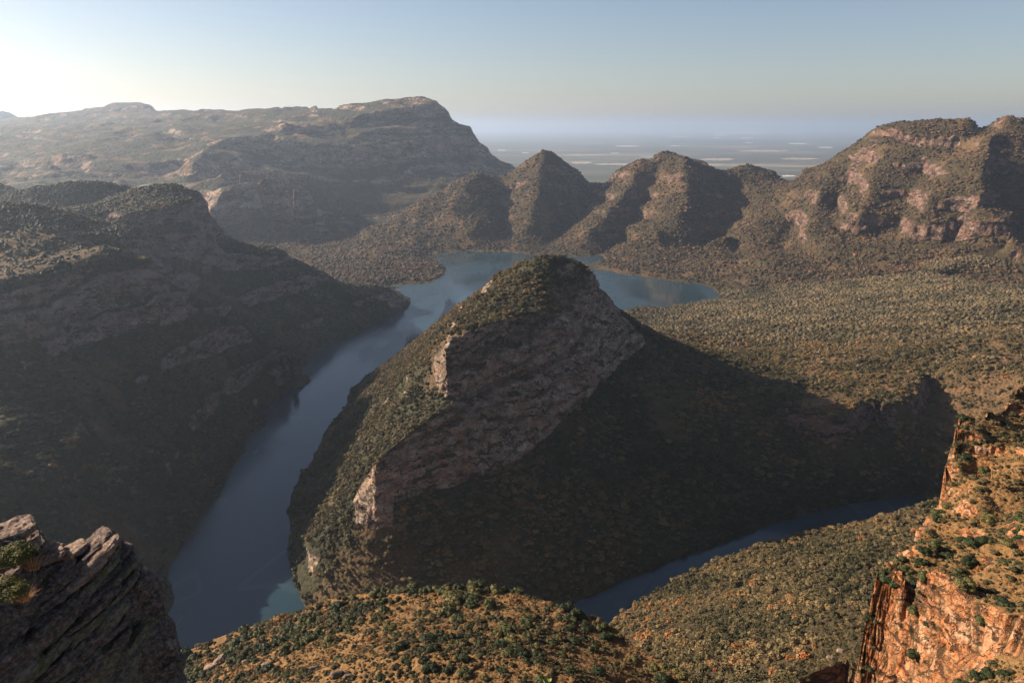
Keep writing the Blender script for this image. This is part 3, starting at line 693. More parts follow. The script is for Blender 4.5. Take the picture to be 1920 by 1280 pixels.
def crown_mesh(name, seed, nl, leaf, mats, lobes=7, flat=.75, core=True, wild=.4):
    """crown of radius 1: leaf clumps spread over several lobes, gaps between them"""
    r = np.random.RandomState(seed); V = []; Q = []
    lc = []
    for i in range(lobes):
        a = r.rand()*6.28; q = .15+.5*r.rand()**.7; lc.append((q*math.cos(a), q*math.sin(a), (.15+.6*r.rand()*(1-q*.6)), (.34+.22*r.rand())))
    for i in range(nl):
        x, y, z, s = lc[r.randint(lobes)]
        d = r.randn(3); d /= np.linalg.norm(d)
        if d[2] < -.35: d[2] *= -1
        rad = s*(.72+.35*r.rand())
        c = np.array([x+d[0]*rad, y+d[1]*rad, (z+d[2]*rad*.8)])
        n = d+wild*r.randn(3); n /= np.linalg.norm(n)
        u = np.cross(n, r.randn(3)); u /= np.linalg.norm(u); w = np.cross(n, u)
        k = leaf*(.6+.8*r.rand()); b = len(V)
        bend = n*k*.3
        V += [c-u*k+bend*-1, c-w*k*.7, c+u*k-bend, c+w*k*.7]; Q.append((b, b+1, b+2, b+3))
    V = np.array(V); Q = np.array(Q)
    if core:
        t = []; F = []
        for (x, y, z, s) in lc:
            b = len(V)+sum(len(q) for q in t)
            ring = []
            for j in range(5):
                th = math.pi*(j+.5)/5
                for i in range(7):
                    ph = 6.283*i/7; k = s*.88*(.85+.3*r.rand())
                    ring.append((x+k*math.sin(th)*math.cos(ph), y+k*math.sin(th)*math.sin(ph), z+k*.8*math.cos(th)))
            t.append(ring)
            for j in range(4):
                for i in range(7):
                    F.append((b+j*7+i, b+j*7+(i+1) % 7, b+(j+1)*7+(i+1) % 7, b+(j+1)*7+i))
        V = np.concatenate([V]+[np.array(q) for q in t]); Q = np.concatenate([Q, np.array(F)])
    V[:, 2] = V[:, 2]*flat+.12
    me = bpy.data.meshes.new(name); me.from_pydata(V.tolist(), [], Q.tolist()); me.update()
    for mm in mats: me.materials.append(mm)
    return me
def blob_mesh(name, seed, mats):
    import bmesh
    bm = bmesh.new(); bmesh.ops.create_icosphere(bm, subdivisions=2, radius=1)
    r = np.random.RandomState(seed); off = r.rand(3)*50
    co = np.array([v.co[:] for v in bm.verts])
    d = 1+.55*fbm(co[:, 0]*1.9+off[0], co[:, 1]*1.9+off[1], co[:, 2]*1.9+off[2], o=3, seed=seed)
    for v, k in zip(bm.verts, d): v.co = (v.co.x*k, v.co.y*k, max(-.3, v.co.z*k)*.8+.3)
    me = bpy.data.meshes.new(name); bm.to_mesh(me); bm.free()
    for mm in mats: me.materials.append(mm)
    return me
def proto_collection(name, meshes):
    c = bpy.data.collections.new(name)
    for i, me in enumerate(meshes): c.objects.link(bpy.data.objects.new('%s_%02d' % (name, i), me))
    return c
COL_FAR = proto_collection('far_crown', [blob_mesh('far_crown', 100+i, [M_LEAF]) for i in range(5)])
M_MIX = foliage_material('olive_dry_leaves', [(0, (.022, .020, .012)), (.3, (.050, .042, .023)), (.55, (.100, .076, .042)), (.8, (.155, .110, .065)), (.97, (.20, .11, .06))])
COL_FARC = proto_collection('far_olive_crown', [blob_mesh('far_olive_crown', 170+i, [M_MIX]) for i in range(5)])
COL_FARB = proto_collection('far_dry_crown', [blob_mesh('far_dry_crown', 150+i, [M_DRY]) for i in range(5)])
COL_MID = proto_collection('mid_crown', [crown_mesh('mid_crown', 200+i, 230, .20, [M_LEAF], lobes=6) for i in range(6)])
COL_NEAR = proto_collection('near_crown', [crown_mesh('near_crown', 300+i, 900, .075, [M_LEAF], lobes=9) for i in range(6)])

def scatter_object(name, label, cat, P, sc, rz, tint, coll, nvar):
    me = bpy.data.meshes.new(name); me.vertices.add(len(P)); me.vertices.foreach_set('co', P.astype(np.float32).ravel())
    for a, v in (('sc', sc), ('rz', rz), ('tint', tint)):
        at = me.attributes.new(a, 'FLOAT', 'POINT'); at.data.foreach_set('value', v.astype(np.float32))
    o = bpy.data.objects.new(name, me); S.collection.objects.link(o); tag(o, label, cat, kind='stuff')
    g = bpy.data.node_groups.new(name, 'GeometryNodeTree')
    g.interface.new_socket('Geometry', in_out='INPUT', socket_type='NodeSocketGeometry'); g.interface.new_socket('Geometry', in_out='OUTPUT', socket_type='NodeSocketGeometry')
    gi = g.nodes.new('NodeGroupInput'); go = g.nodes.new('NodeGroupOutput')
    ip = g.nodes.new('GeometryNodeInstanceOnPoints'); ci = g.nodes.new('GeometryNodeCollectionInfo')
    ci.inputs['Collection'].default_value = coll; ci.inputs['Separate Children'].default_value = True; ci.inputs['Reset Children'].default_value = True
    ip.inputs['Pick Instance'].default_value = True
    rv = g.nodes.new('FunctionNodeRandomValue'); rv.data_type = 'INT'; rv.inputs[4].default_value = 0; rv.inputs[5].default_value = nvar-1
    def na(n):
        q = g.nodes.new('GeometryNodeInputNamedAttribute'); q.data_type = 'FLOAT'; q.inputs['Name'].default_value = n; return q.outputs[0]
    cx = g.nodes.new('ShaderNodeCombineXYZ'); g.links.new(na('rz'), cx.inputs[2])
    er = g.nodes.new('FunctionNodeEulerToRotation'); g.links.new(cx.outputs[0], er.inputs[0])
    g.links.new(gi.outputs[0], ip.inputs['Points']); g.links.new(ci.outputs[0], ip.inputs['Instance'])
    g.links.new(rv.outputs[2], ip.inputs['Instance Index']); g.links.new(er.outputs[0], ip.inputs['Rotation']); g.links.new(na('sc'), ip.inputs['Scale'])
    g.links.new(ip.outputs[0], go.inputs[0])
    md = o.modifiers.new('scatter', 'NODES'); md.node_group = g
    return o

rs = np.random.RandomState(5)
qi, qj = np.meshgrid(np.arange(NC-1), np.arange(NR-1), indexing='ij')
def qv(a, i, j): return a[i, j]
d1x, d1y, d1z = PX[1:, 1:]-PX[:-1, :-1], PY[1:, 1:]-PY[:-1, :-1], PZ[1:, 1:]-PZ[:-1, :-1]
d2x, d2y, d2z = PX[:-1, 1:]-PX[1:, :-1], PY[:-1, 1:]-PY[1:, :-1], PZ[:-1, 1:]-PZ[1:, :-1]
area = .5*np.sqrt((d1y*d2z-d1z*d2y)**2+(d1z*d2x-d1x*d2z)**2+(d1x*d2y-d1y*d2x)**2)
elm = (PZ-H)/R; vism = (elm >= np.maximum.accumulate(elm, axis=1)-.03)[:-1, :-1]
c0 = lambda a: a[:-1, :-1]
qR, qZ, qS, qrock, qbare, qX, qY = c0(R), c0(PZ), c0(SL), c0(rock), c0(bare), c0(PX), c0(PY)
clump = fbm(qX/26, qY/26, o=3, seed=95)
clump2 = fbm(qX/150, qY/150, o=3, seed=96)
def sample(mask_density, rmin, rmax):
    """points on the land, mask_density = plants per square metre"""
    lam = area*mask_density*vism*(qZ > 1.5)*(qR >= rmin)*(qR < rmax)
    n = rs.poisson(np.minimum(lam, 50)); i = np.repeat(qi.ravel(), n.ravel()); j = np.repeat(qj.ravel(), n.ravel())
    a, b = rs.rand(len(i)), rs.rand(len(i))
    out = [(A[i, j]*(1-a)*(1-b)+A[i+1, j]*a*(1-b)+A[i, j+1]*(1-a)*b+A[i+1, j+1]*a*b) for A in (PX, PY, PZ)]
    return np.stack(out, -1), LAB[i, j], SL[i, j], rock[i, j]
def is_(n): return c0(LAB) == RI[n]
green = (1-qrock)*sst(1.7, 1.1, qS)+qrock*(.06+.5*c0(ledge))
open_ = 1-.75*qbare
# share of ground under crowns by region
dens = np.full(qR.shape, .85)
dens = np.where(is_('near_hill'), .58+1.0*clump, dens)
open_ = np.where(is_('near_hill') | is_('promontory'), 1, open_)
dens = np.where(is_('promontory'), .62+1.0*fbm(qX/11, qY/11, o=3, seed=99), dens)
dens = np.where(is_('left_mountain') & (qbare > .6), .6, dens)
dens = np.where(is_('plateau') | is_('forest_slope') | is_('central_mountain'), 1.1, dens)
dens = np.where(is_('promontory') & (qZ < 438), 1.0, dens)
dens = np.where(qR > 500, dens*(1+.75*clump+.5*clump2), dens)
dens = np.clip(dens, 0.02, 1.5)*green*open_
names = {}
def scatter(rmin, rmax, rad, share, coll, nvar, name, label, cat, only=None, tb=.38, odd=.012):
    """rad: mean crown radius"""
    dm = dens*share/(math.pi*rad*rad)
    if only is not None: dm = dm*only
    P, lb, sl, rk_ = sample(dm, rmin, rmax)
    n = len(P)
    sc_ = rad*np.minimum(np.exp(.55*rs.randn(n)), 2.6)*.86*np.where(rk_ > .5, .6, 1)
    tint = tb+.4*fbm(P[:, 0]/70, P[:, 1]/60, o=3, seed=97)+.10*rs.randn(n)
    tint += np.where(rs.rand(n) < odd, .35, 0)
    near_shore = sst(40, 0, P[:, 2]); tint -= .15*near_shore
    tint = np.clip(tint, 0, 1)
    P[:, 2] -= .15*sc_
    if n: scatter_object(name, label, cat, P, sc_, rs.rand(n)*6.28, tint, coll, nvar)
    print(name, label, n)
    return P, sc_, tint
TD = 1.0
def anyof(*n): return np.isin(c0(LAB), [RI[k] for k in n])
MTN = ('pyramid_mountain', 'twin_mountain', 'cone_mountain', 'summit_mountain')
scatter(2300, 5200, 3.7, .42*TD, COL_FARB, 5, 'woodland', 'dry bush and trees on the brown mountains across the lake', 'bush cover', anyof(*MTN, 'valley_hills'))
fz = sst(1650, 2250, qR+260*fbm(qX/60, qY/60, o=2, seed=88))
scatter(1400, 3200, 2.9, .95*TD, COL_FARC, 5, 'woodland', 'dense bush on the far part of the plateau', 'bush cover', anyof('plateau', 'escarpment')*fz, tb=.46)
scatter(850, 2500, 3.4, .95, COL_MID, 6, 'woodland', 'dense bushveld trees covering the plateau beyond the ravine', 'woodland', anyof('plateau')*(1-fz), tb=.50, odd=.02)
scatter(650, 2500, 3.3, 1.2, COL_MID, 6, 'woodland', 'bushes and trees covering the dome shaped mountain in the river bend', 'woodland', anyof('central_mountain'), tb=.44, odd=.004)
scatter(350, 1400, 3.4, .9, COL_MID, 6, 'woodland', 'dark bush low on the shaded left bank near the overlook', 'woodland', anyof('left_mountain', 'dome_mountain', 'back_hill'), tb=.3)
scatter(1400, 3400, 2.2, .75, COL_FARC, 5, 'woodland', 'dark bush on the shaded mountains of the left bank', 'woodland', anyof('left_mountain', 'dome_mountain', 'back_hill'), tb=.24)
scatter(280, 1400, 3.1, 1.0, COL_MID, 6, 'woodland', 'green and russet trees covering the sunlit slope above the river arm', 'woodland', anyof('forest_slope'), tb=.48, odd=.04)
nb = anyof('near_hill', 'promontory')
dmn = dens*1.0/(math.pi*1.35**2)*nb
P, lb, sl_, rk_ = sample(dmn, 95, 600)
n = len(P); sc_ = 1.1*np.exp(.45*rs.randn(n)); sc_ = np.minimum(sc_, 3.4)
sc_ *= np.where(lb == RI['near_hill'], .95+.5*sst(200, 300, np.hypot(P[:, 0], P[:, 1])), 1.0)
tint = np.clip(.33+.3*fbm(P[:, 0]/30, P[:, 1]/30, o=3, seed=98)+.14*rs.randn(n)+np.where(rs.rand(n) < .03, .4, 0), 0, 1)
P[:, 2] -= .12*sc_
print('near plants', n)
dd = np.sqrt(P[:, 0]**2+P[:, 1]**2+(P[:, 2]-H)**2)
def project(Q):
    x, y, z = Q[:, 0], Q[:, 1], Q[:, 2]-H
    w = y*cP-z*sP; return 960+F0*x/w, 640-F0*(y*sP+z*cP)/w
pxx, pyy = project(P)
inview = (pxx > 0) & (pxx < 1920) & (pyy < 1285) & (pxx > 0)
size = np.where(inview, sc_/dd, 0)
order = np.argsort(-size); top = order[:300]; rest = order[300:]
scatter_object('shrubs', 'small bushes scattered over the golden grass of hill and promontory', 'shrubs', P[rest], sc_[rest], rs.rand(len(rest))*6.28, tint[rest], COL_NEAR, 6)
# low tufty scrub between them
P2, lb2, s2, r2 = sample(np.where(nb, (.5+.5*fbm(qX/6, qY/6, o=2, seed=89))*(1-qrock), 0)*(qZ > 380), 95, 420)
n2 = len(P2); print('low scrub', n2)
scatter_object('low_scrub', 'knee high dry straw and olive scrub between the bushes of the golden ground', 'scrub', P2, .38*np.exp(.4*rs.randn(n2)), rs.rand(n2)*6.28, np.clip(.62+.25*rs.randn(n2), .1, .95), COL_MID, 6)
# the 300 that show largest are bushes of their own: foliage and stem
KINDS = [('dark green', leaf_material('dark_green_leaves', [(.010, .016, .006), (.022, .030, .010), (.04, .048, .016)])),
         ('olive green', leaf_material('olive_leaves', [(.030, .036, .012), (.055, .060, .019), (.09, .085, .028)])),
         ('yellowish green', leaf_material('yellowish_leaves', [(.06, .055, .018), (.10, .085, .026), (.15, .12, .04)])),
         ('russet brown', leaf_material('russet_leaves', [(.12, .06, .02), (.2, .095, .03), (.28, .13, .04)]))]
BM = [[crown_mesh('foliage', 400+10*k+i, 1100, .07, [KINDS[k][1]], lobes=10) for i in range(5)] for k in range(4)]
def stem_mesh(seed):
    r = np.random.RandomState(seed); V = []; Q = []
    for s in range(4):
        a = r.rand()*6.28; tip = np.array([.5*math.cos(a)*r.rand(), .5*math.sin(a)*r.rand(), .55+.2*r.rand()])
        for j in range(5):
            t_ = j/4; c = np.array([0, 0, -.35])*(1-t_)+tip*t_+np.array([.05*math.sin(5*t_+s), .05*math.cos(4*t_), 0]); rad = .055*(1-.75*t_)
            for i in range(6): V.append(c+rad*np.array([math.cos(i*1.047), math.sin(i*1.047), 0]))
            if j:
                b = len(V)-12
                for i in range(6): Q.append((b+i, b+(i+1) % 6, b+6+(i+1) % 6, b+6+i))
    me = bpy.data.meshes.new('stem'); me.from_pydata([tuple(v) for v in V], [], Q); me.materials.append(M_BARK); return me
SM = [stem_mesh(i) for i in range(4)]
for q, i in enumerate(top):
    k = 0 if tint[i] < .3 else 1 if tint[i] < .52 else 2 if tint[i] < .72 else 3
    onhill = lb[i] == RI['near_hill']
    e = bpy.data.objects.new('bush', None); S.collection.objects.link(e)
    e.location = P[i]; e.rotation_euler = (0, 0, rs.rand()*6.28); s_ = float(sc_[i]); e.scale = (s_, s_, s_*(.85+.35*rs.rand()))
    where = 'the golden grass hill below the overlook' if onhill else 'the orange rock promontory'
    tag(e, '%s rounded bush on %s' % (KINDS[k][0], where), 'bush', '%s bushes on %s' % (KINDS[k][0], where))
    for nm, me in (('foliage', BM[k][rs.randint(5)]), ('stem', SM[rs.randint(4)])):
        c = bpy.data.objects.new(nm, me); S.collection.objects.link(c); c.parent = e

# ------------------------------------------------------------------ rock outcrop beside the overlook
def rock_cluster(name, parts, mat, seed, parent=None, res=(40, 26), rough=1.0):
    """parts: (centre, three axes vectors (half sizes), squareness); displaced with layers, chips and cracks"""
    Vs = []; Qs = []; b = 0
    for k, (c, ax, sq) in enumerate(parts):
        nu_, nv_ = res
        u = np.linspace(0, 2*np.pi, nu_, endpoint=False); v = np.linspace(-np.pi/2, np.pi/2, nv_)
        U, Vv = np.meshgrid(u, v, indexing='ij')
        f = lambda w, e: np.sign(w)*np.abs(w)**e
        x = f(np.cos(Vv), sq)*f(np.cos(U), sq); y = f(np.cos(Vv), sq)*f(np.sin(U), sq); z = f(np.sin(Vv), sq)
        ax = np.array(ax); Pn = np.array(c)[None, None]+x[..., None]*ax[0]+y[..., None]*ax[1]+z[..., None]*ax[2]
        n = x[..., None]*ax[0]/np.dot(ax[0], ax[0])+y[..., None]*ax[1]/np.dot(ax[1], ax[1])+z[..., None]*ax[2]/np.dot(ax[2], ax[2])
        n /= np.linalg.norm(n, axis=-1, keepdims=True)+1e-9
        s = min(np.linalg.norm(a) for a in ax)
        # coordinates along the layering: thin across axis 2
        lx, ly, lz = x*np.linalg.norm(ax[0]), y*np.linalg.norm(ax[1]), z*np.linalg.norm(ax[2])
        o = seed*3.7+k*11.3
        d = .42*s*fbm(lx/(s*2.2)+o, ly/(s*2.2), lz/(s*.9), o=3, seed=seed)*rough
        cell = np.floor(4*vnoise(lx/(s*.9)+o, ly/(s*.9), lz/(s*.5), seed=seed+3))/4
        d += .12*s*cell*rough
        d += .16*s*ridged(lx/(s*1.1)+o, ly/(s*1.1), lz/(s*.45), o=4, seed=seed+11, g=.55)*rough-.1*s
        lay_ = vnoise(lz/(s*.22)+o+.6*vnoise(lx/s, ly/s, None, seed+9), lz*0+o, seed=seed+5); d += .09*s*lay_*rough*np.abs(np.cos(Vv))
        d += .045*min(s, .5)*fbm(lx/.09+o, ly/.09, lz/.03, o=3, seed=seed+7)*rough
        Pn = Pn+n*d[..., None]
        Vs.append(Pn.reshape(-1, 3)); idd = np.arange(nu_*nv_).reshape(nu_, nv_)+b; nx_ = np.roll(idd, -1, axis=0)
        Qs.append(np.stack([idd[:, :-1], nx_[:, :-1], nx_[:, 1:], idd[:, 1:]], -1).reshape(-1, 4)); b += nu_*nv_
    return mesh_np(name, np.concatenate(Vs), np.concatenate(Qs), mat, smooth=False, parent=parent)
def outcrop_material(name, cols, lichen=.5):
    m, t, b = new_mat(name)
    p = pos(t)
    r = t.nodes.new('ShaderNodeMapping'); r.inputs['Rotation'].default_value = (0, math.radians(30), 0); r.inputs['Scale'].default_value = (1, 1, 5)
    t.links.new(p, r.inputs[0]); q = r.outputs[0]
    a = noise(t, q, 1.6, 8, .7); c = noise(t, p, 9, 6, .75); e = noise(t, p, 3.2, 5, .6)
    col = ramp(t, a, [(.3, cols[0]), (.5, cols[1]), (.68, cols[2])])
    col = mix(t, ramp(t, c, [(.46, (0, 0, 0)), (.64, (.85, .85, .85))]), col, cols[3])
    col = mix(t, mth(t, 'MULTIPLY', ramp(t, e, [(.55, (0, 0, 0)), (.66, (1, 1, 1))]), lichen), col, (.10, .10, .03))
    t.links.new(col, b.inputs['Base Color'])
    bm = nd(t, 'ShaderNodeBump'); bm.inputs['Strength'].default_value = .9; bm.inputs['Distance'].default_value = .06
    t.links.new(mth(t, 'ADD', mth(t, 'MULTIPLY', a, 1.4), c), bm.inputs['Height']); t.links.new(bm.outputs[0], b.inputs['Normal'])
    return m
M_OUT = [outcrop_material('dark_slab_rock', [(.03, .02, .017), (.075, .05, .04), (.15, .10, .08), (.24, .18, .15)], .3),
         outcrop_material('lichen_slab_rock', [(.05, .038, .03), (.10, .08, .055), (.17, .14, .085), (.24, .2, .15)], .9),
         outcrop_material('warm_slab_rock', [(.06, .035, .022), (.16, .10, .07), (.28, .19, .14), (.36, .28, .22)], .1)]  # paler rock: the top slabs' sunlight put into the colour; also pale boulders
def slab(px, py, w, h, ang, d, depth=.7, thick=None, lean=20):
    """a slab seen w x h pixels large, its long side turned ang degrees, at distance d"""
    c = np.array(D(px, py, d)); dist = np.linalg.norm(c-np.array([0, 0, H])); k = dist/F0
    vw = (c-np.array([0, 0, H]))/dist
    ex = np.cross(vw, [0, 0, 1]); ex /= np.linalg.norm(ex); ey = np.cross(ex, vw)
    a = math.radians(ang); e1_ = ex*math.cos(a)+ey*math.sin(a); e3_ = -ex*math.sin(a)+ey*math.cos(a)
    l = math.radians(lean); e2_ = vw*math.cos(l)+e3_*math.sin(l); e3_ = np.cross(e1_, e2_); e3_ *= np.sign(np.dot(e3_, ey)) or 1
    c = c+vw*depth*.6
    return (c, [e1_*w*k/2, e2_*depth, e3_*h*k/2], .5)
def pick(v, px): return v[px]
oc = bpy.data.objects.new('rock_outcrop', None); S.collection.objects.link(oc); oc.location = D(120, 1180, 21)
tag(oc, 'dark jagged outcrop of tilted rock slabs at the edge of the overlook', 'rock outcrop')
ocl = np.array(oc.location)
def local(parts): return [(np.array(c)-ocl, ax, sq) for c, ax, sq in parts]
bed = [slab(70, 1245, 270, 140, 30, 22.9, 1.2, lean=10), slab(172, 1190, 120, 100, 32, 22.8, .9, lean=5), slab(30, 1155, 240, 110, 14, 23.2, 1.2, lean=5), slab(20, 1330, 480, 300, 20, 23, 2.2, lean=0),
       slab(158, 1070, 90, 36, 30, 22.2, .6, lean=5), slab(130, 1440, 340, 360, 30, 23.4, 3, lean=0),
       slab(60, 1750, 600, 700, 10, 25, 4, lean=0), slab(-220, 1300, 480, 480, 20, 23, 3, lean=0), slab(40, 2500, 900, 1200, 0, 27, 5, lean=0), slab(265, 1400, 70, 200, 60, 22.4, .8, lean=0)]
rock_cluster('bedrock', local(bed), M_OUT[0], 3, parent=oc, res=(110, 80), rough=.35)
sl = [ # px, py, w, h, angle, d, depth, material
 (18,996,72,22,8,20.5,.5,2),(4,1010,60,20,-5,20.3,.5,0),(52,1016,34,15,6,20.6,.4,2),
 (92,1040,44,16,12,20.8,.5,2),(128,1036,56,18,18,20.9,.5,2),(160,1052,115,44,32,20.7,.7,0),(176,1040,88,22,36,20.5,.6,2),(150,1064,84,18,30,20.35,.6,2),
 (212,1044,46,34,-18,21.0,.5,0),(205,1064,60,30,20,20.8,.5,0),(228,1040,24,12,-25,21,.4,2),(252,1074,36,20,-12,21.1,.4,2),(240,1092,62,44,35,21.0,.6,0),(262,1112,26,56,15,21.2,.4,0),
 (100,1096,90,34,18,20.3,.6,0),(70,1080,70,26,14,20.6,.6,0),(128,1126,60,34,28,20.2,.5,0),(182,1092,84,36,24,20.6,.6,0),(204,1112,70,30,34,20.5,.5,0),
 (232,1142,130,50,36,20.7,.8,0),(200,1156,110,34,30,20.4,.6,0),(268,1146,52,46,38,21.1,.5,0),(258,1172,58,26,40,20.9,.5,1),(222,1176,90,26,34,20.5,.5,1),
 (30,1134,52,30,4,19.8,.5,0),(6,1156,40,26,20,19.6,.4,0),(70,1150,60,24,24,20,.5,0),(60,1186,140,34,28,19.7,.8,0),(30,1216,150,26,28,19.5,.7,0),(92,1176,50,30,32,19.8,.4,0),
 (140,1194,76,32,30,20.1,.6,0),(170,1176,60,26,34,20.3,.5,0),(176,1216,120,40,34,20.1,.8,1),(208,1206,70,32,38,20.4,.5,1),
 (60,1240,110,24,30,19.6,.6,1),(84,1256,90,28,28,19.5,.6,0),(20,1266,90,30,30,19.3,.6,1),(140,1250,110,34,32,19.8,.7,1),(120,1276,120,30,26,19.6,.7,0),
 (200,1250,90,60,50,20.2,.6,1),(244,1222,56,62,60,20.6,.5,0),(232,1262,60,50,64,20.4,.5,1),(250,1196,50,34,48,20.8,.5,1),
 (304,1234,58,58,30,21.4,.8,0),(296,1268,74,60,10,21.2,.8,0),(308,1206,36,16,-14,21.4,.5,2),(322,1262,30,66,5,21.6,.5,0),(284,1216,34,40,40,21.2,.5,0),
 (-30,1190,120,60,28,19.6,.8,0),(-30,1250,120,60,28,19.3,.8,0),(-20,1100,110,60,10,20.4,.8,0),(10,1060,90,60,10,20.9,.8,0),(45,1040,70,40,14,21.1,.6,0)]
rz_ = np.random.RandomState(21)
edge = [(0, 1000), (60, 1052), (110, 1050), (200, 1046), (236, 1075), (262, 1110), (284, 1150), (268, 1200), (262, 1290)]
for row in range(9):                    # thinner slabs of the lower courses
    for col in range(7):
        px = -20+col*44+rz_.rand()*24; py = 1090+row*25-px*.22+rz_.rand()*12
        lim = np.interp(py, [1040, 1075, 1110, 1150, 1200, 1290], [190, 225, 245, 255, 245, 245])
        if px < lim and py > 1085-px*.1 and len(sl) < 96:
            sl.append((px, py, 50+60*rz_.rand(), 11+13*rz_.rand(), 22+18*rz_.rand(), 20.4-(py-1050)*.0042+.25*rz_.rand(), .35+.3*rz_.rand(), int(rz_.rand() < .3)))
for i, (px, py, w, h, a, d, dp, mi) in enumerate(sl):
    if mi == 2: h *= .72
    P_ = local([slab(px, py, w, h, a, d, dp, lean=14+22*rs.rand())])
    o = rock_cluster('rock_slab', P_, M_OUT[mi], 20+i, parent=oc, res=(96, 54), rough=1.25)
# a bush and dry grass tufts growing on it
def near_plant(name, px, py, d, r, label, cat, mat, nl, leaf, seed, grp=None, squash=.9):
    e = bpy.data.objects.new(name, None); S.collection.objects.link(e); e.location = D(px, py, d); e.scale = (r, r, r*squash)
    tag(e, label, cat, grp)
    c = bpy.data.objects.new('foliage', crown_mesh('foliage', seed, nl, leaf, [mat], lobes=9, core=False)); S.collection.objects.link(c); c.parent = e
    c = bpy.data.objects.new('stem', SM[seed % 4]); S.collection.objects.link(c); c.parent = e
    return e
LB = leaf_material('glossy_bush_leaves', [(.035, .04, .008), (.09, .085, .015), (.17, .14, .03)])
near_plant('bush', 22, 1052, 19.6, .62, 'upper leafy yellow green bush growing on the dark slab outcrop', 'bush', LB, 5200, .034, 11)
near_plant('bush', 12, 1122, 19.0, .55, 'lower leafy yellow green bush growing on the dark slab outcrop', 'bush', LB, 4600, .034, 12)
near_plant('bush', 308, 1202, 21.0, .16, 'tiny twiggy dark bush on the ledge of the slab outcrop', 'bush', leaf_material('twiggy_leaves', [(.03, .02, .012), (.06, .045, .02), (.12, .09, .04)]), 260, .06, 13)
def tuft_mesh(seed, n, h, mat, w=.012, spread=.35):
    r = np.random.RandomState(seed); V = []; Q = []
    for i in range(n):
        a = r.rand()*6.28; q = r.rand()**.5*.22; b0 = np.array([q*math.cos(a), q*math.sin(a), 0]); l = h*(.5+.6*r.rand())
        dr = np.array([math.cos(a), math.sin(a), 0])*spread*(r.rand()+.2)*l; sd_ = np.array([-math.sin(a), math.cos(a), 0])*w*(.6+.8*r.rand()); k = len(V)
        for j in range(4):
            t_ = j/3; c = b0+dr*t_*t_+np.array([0, 0, l*t_*(1-.25*t_)]); V += [c-sd_*(1-t_*.85), c+sd_*(1-t_*.85)]
        for j in range(3): Q.append((k+2*j, k+2*j+1, k+2*j+3, k+2*j+2))
    me = bpy.data.meshes.new('grass_tuft'); me.from_pydata([tuple(v) for v in V], [], Q); me.materials.append(mat); return me
M_STRAW = leaf_material('dry_grass_blades', [(.22, .09, .03), (.36, .17, .06), (.5, .28, .12)])
for i, (px, py, d, s_, lb_) in enumerate([(62, 1052, 20.0, .55, 'reddish dry grass tuft beside the upper bush on the outcrop'), (82, 1034, 21.0, .3, 'thin reddish grass tuft on the top edge of the outcrop'),
                                         (50, 1110, 19.4, .4, 'orange dry grass tuft beside the lower bush on the outcrop'), (124, 1036, 20.6, .22, 'small yellow grass tuft between the sunlit top slabs')]):
    o = bpy.data.objects.new('grass_tuft', tuft_mesh(i, 90, 1.0, M_STRAW, w=.007, spread=.75)); S.collection.objects.link(o); o.location = D(px, py+14, d); o.scale = (s_*1.5, s_*1.5, s_*.9)
    tag(o, lb_, 'grass tuft')
# broad-leaved plant that reaches into the frame from below
def leaf_blade(seed, n, mat):
    r = np.random.RandomState(seed); V = []; Q = []
    for i in range(n):
        a = i*2.4+r.rand()*.4; tilt = .15+.55*r.rand(); L_ = .8+.35*r.rand(); wd = .17; k = len(V)
        dr = np.array([math.cos(a)*math.sin(tilt), math.sin(a)*math.sin(tilt), math.cos(tilt)]); sd_ = np.array([-math.sin(a), math.cos(a), 0]); nn = np.cross(dr, sd_)
        for j in range(7):
            t_ = j/6; wj = wd*math.sin(math.pi*min(.97, .12+.88*t_)**.9)**.7
            c = dr*L_*t_+np.array([0, 0, -.12*t_*t_])
            V += [c-sd_*wj+nn*.04*wj/wd, c-nn*.03, c+sd_*wj+nn*.04*wj/wd]
        for j in range(6):
            b = k+3*j; Q += [(b, b+1, b+4, b+3), (b+1, b+2, b+5, b+4)]
    me = bpy.data.meshes.new('leaf_rosette'); me.from_pydata([tuple(v) for v in V], [], Q); me.materials.append(mat)
    for p_ in me.polygons: p_.use_smooth = True
    return me
M_SUC = leaf_material('pale_green_leaves', [(.13, .15, .04), (.22, .24, .07), (.32, .32, .12)])
for i, (px, py, d, s_, lb_) in enumerate([(1024, 1287, 12, .24, 'larger pale green broad-leaved plant poking up at the bottom edge'), (976, 1292, 12, .14, 'smaller pale green broad-leaved plant at the bottom edge')]):
    o = bpy.data.objects.new('succulent_plant', leaf_blade(i+3, 9, M_SUC)); S.collection.objects.link(o); o.location = D(px, py, d); o.scale = (s_,)*3
    tag(o, lb_, 'plant')

